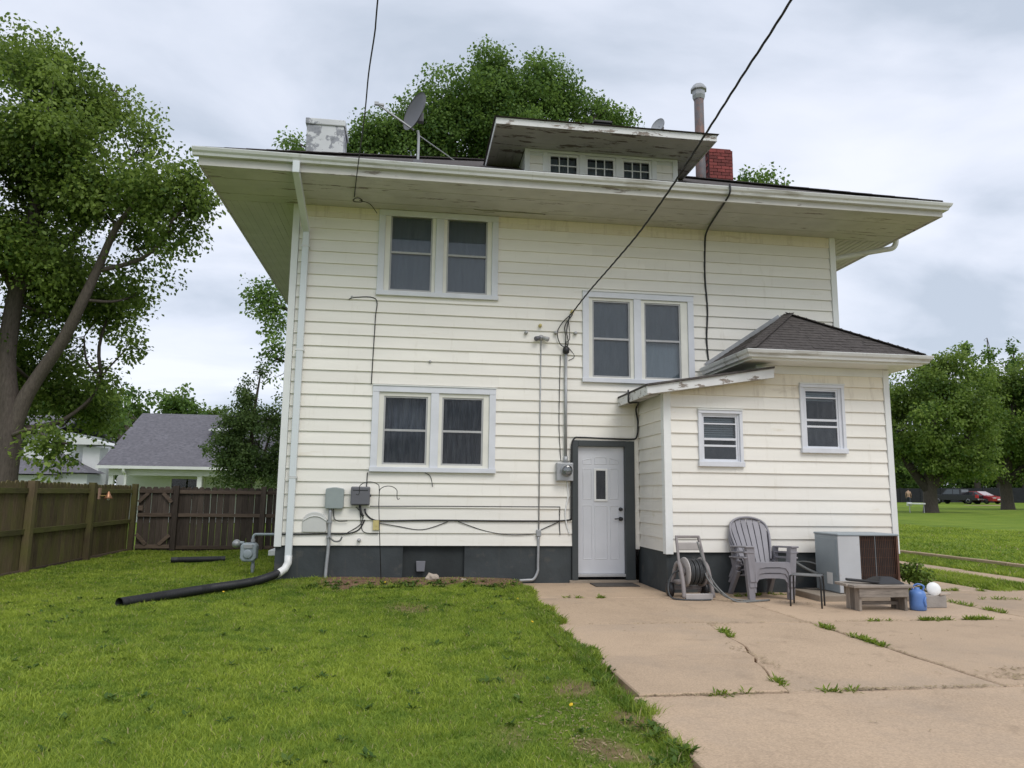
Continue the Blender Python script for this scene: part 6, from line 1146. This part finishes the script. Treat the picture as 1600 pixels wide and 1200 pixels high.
# weeds: rosettes in the bed and tufts in the joints
def rosettes(spots, per, size, h, wf=.17):
    c_ = np.repeat(np.array(spots, float), per, 0); n = len(c_); a = RNG.uniform(0, 2*np.pi, n); L = size*RNG.uniform(.5, 1.2, n); el = RNG.uniform(.25, 1.1, n)
    d = np.stack([np.cos(a)*np.cos(el), np.sin(a)*np.cos(el), np.sin(el)*h], 1); s_ = np.stack([-np.sin(a), np.cos(a), 0*a], 1); z = gz(c_[:, 0], c_[:, 1]); z = np.maximum(z, c_[:, 2])
    P = np.stack([c_[:, 0]+RNG.normal(0, .012, n), c_[:, 1]+RNG.normal(0, .012, n), z], 1); w = (L*wf)[:, None]
    V = np.stack([P, P+d*(L*.55)[:, None]+s_*w, P+d*L[:, None]-np.array([0, 0, .012]), P+d*(L*.55)[:, None]-s_*w], 1).reshape(-1, 3)
    return V, np.arange(4*n).reshape(n, 4), np.repeat(np.clip(RNG.normal(.32, .2, n), 0, .85), 4)
bedsp = [(RNG.uniform(-1.4, 1.75), 10.85+.5*RNG.random()**1.5, 0) for _ in range(130)]+[(RNG.uniform(-5.5, 1.5), RNG.uniform(3, 11), 0) for _ in range(150)]+[(float(edge_x(q))-.06+RNG.normal(0, .06), q, 0) for q in RNG.uniform(2.8, 11, 70)]
V, F_, T = rosettes(bedsp, 11, .075, .8); o = bpy.data.objects.new('weeds', bigmesh('weeds', V, F_, WEEDM, T)); COL.objects.link(o); tag(o, 'broad-leaved weeds along the bed and the lawn edge', 'weeds', kind='stuff')
js = []
def joint(p, q, n, sp_=.012):
    for _ in range(n): t_ = RNG.random(); js.append((lerp(p[0], q[0], t_)+RNG.normal(0, sp_), lerp(p[1], q[1], t_)+RNG.normal(0, sp_), -.01))
joint((4.56, 6.75), (4.56, 7.25), 16); joint((4.56, 7.6), (4.56, 7.8), 8); joint((5.95, 8.08), (6.35, 8.09), 16); joint((6.55, 8.1), (6.9, 8.1), 18); joint((7.45, 8.5), (7.45, 10.4), 22); joint((3.34, 7.7), (3.30, 7.3), 10); joint((2.82, 5.4), (2.86, 5.55), 6); joint((7.45, 10.6), (9.0, 10.6), 18, .03); joint((8.2, 9.7), (9.6, 9.4), 14, .05); joint((2.0, 10.15), (2.8, 10.15), 6); joint((5.3, 8.08), (5.6, 8.08), 4); joint((4.6, 10.1), (5.6, 10.4), 10, .08); joint((3.05, 5.24), (3.3, 5.25), 3); joint((2.2, 5.24), (2.5, 5.24), 4)
V, F_, T = rosettes(js, 20, .085, 1.0, .075); o = bpy.data.objects.new('joint_weeds', bigmesh('joint_weeds', V, F_, GRASSM, T)); COL.objects.link(o); tag(o, 'grass tufts growing in the joints of the concrete', 'weeds', kind='stuff')
# dry clippings and debris on the paving
db = []
for (cx_, cy_, sx_, sy_, n) in ((3.9, 5.27, .9, .03, 260), (2.2, 5.24, .5, .025, 120), (6.2, 5.27, 1.2, .03, 160), (4.56, 7.0, .025, 1.4, 220), (5.6, 8.09, 1.3, .025, 200), (2.9, 8.09, .8, .02, 90), (3.1, 6.3, .08, .6, 120), (4.9, 5.5, .25, .12, 150), (5.1, 5.75, .2, .05, 80), (3.45, 5.27, .12, .03, 70), (4.5, 9.7, .5, .12, 130), (3.4, 8.0, .12, .1, 40), (5.2, 9.5, .3, .2, 60), (4.0, 7.5, 1.8, 2.0, 120), (.9, 11.6, .9, .12, 500), (1.05, 4.6, .3, .7, 420), (5.5, 4.3, 2, 1, 70)):
    for _ in range(n): db.append((RNG.normal(cx_, sx_*.6), RNG.normal(cy_, sy_*.6)))
db = np.array(db); n = len(db); a = RNG.uniform(0, np.pi, n); L = RNG.uniform(.006, .028, n); z = np.where(db[:, 0] > edge_x(db[:, 1])+.05, .011, gz(db[:, 0], db[:, 1])+.008)
P = np.stack([db[:, 0], db[:, 1], z], 1); d = np.stack([np.cos(a), np.sin(a), RNG.uniform(-.1, .2, n)], 1)*L[:, None]; s_ = np.stack([-np.sin(a), np.cos(a), RNG.uniform(-.5, .5, n)], 1)*.0045
V = np.stack([P-d, P+s_, P+d, P-s_], 1).reshape(-1, 3); o = bpy.data.objects.new('dry_clippings', bigmesh('dry_clippings', V, np.arange(4*n).reshape(n, 4), STRAW)); COL.objects.link(o); tag(o, 'dry grass clippings and chips scattered on soil and concrete', 'debris', kind='stuff')
fs_ = [(-.27, 11.05), (1.35, 7.9), (1.45, 9.6), (-2.4, 10.6), (1.1, 4.9)]
fm_ = MB()
for x_, y_ in fs_: fm_.lathe([(.004, 0), (.013, .004), (.014, .009), (.005, .012)], (x_, y_, float(gz(x_, y_))+.05), (RNG.normal()*.3, -.4, 1), 9)
solo('dandelion_flowers', fm_, plain('dandelion_yellow', (.75, .50, .02), .7, .1, 9), 'small yellow dandelion flowers dotted over the lawn edge', 'flowers', (0, 8, 0), kind='stuff')
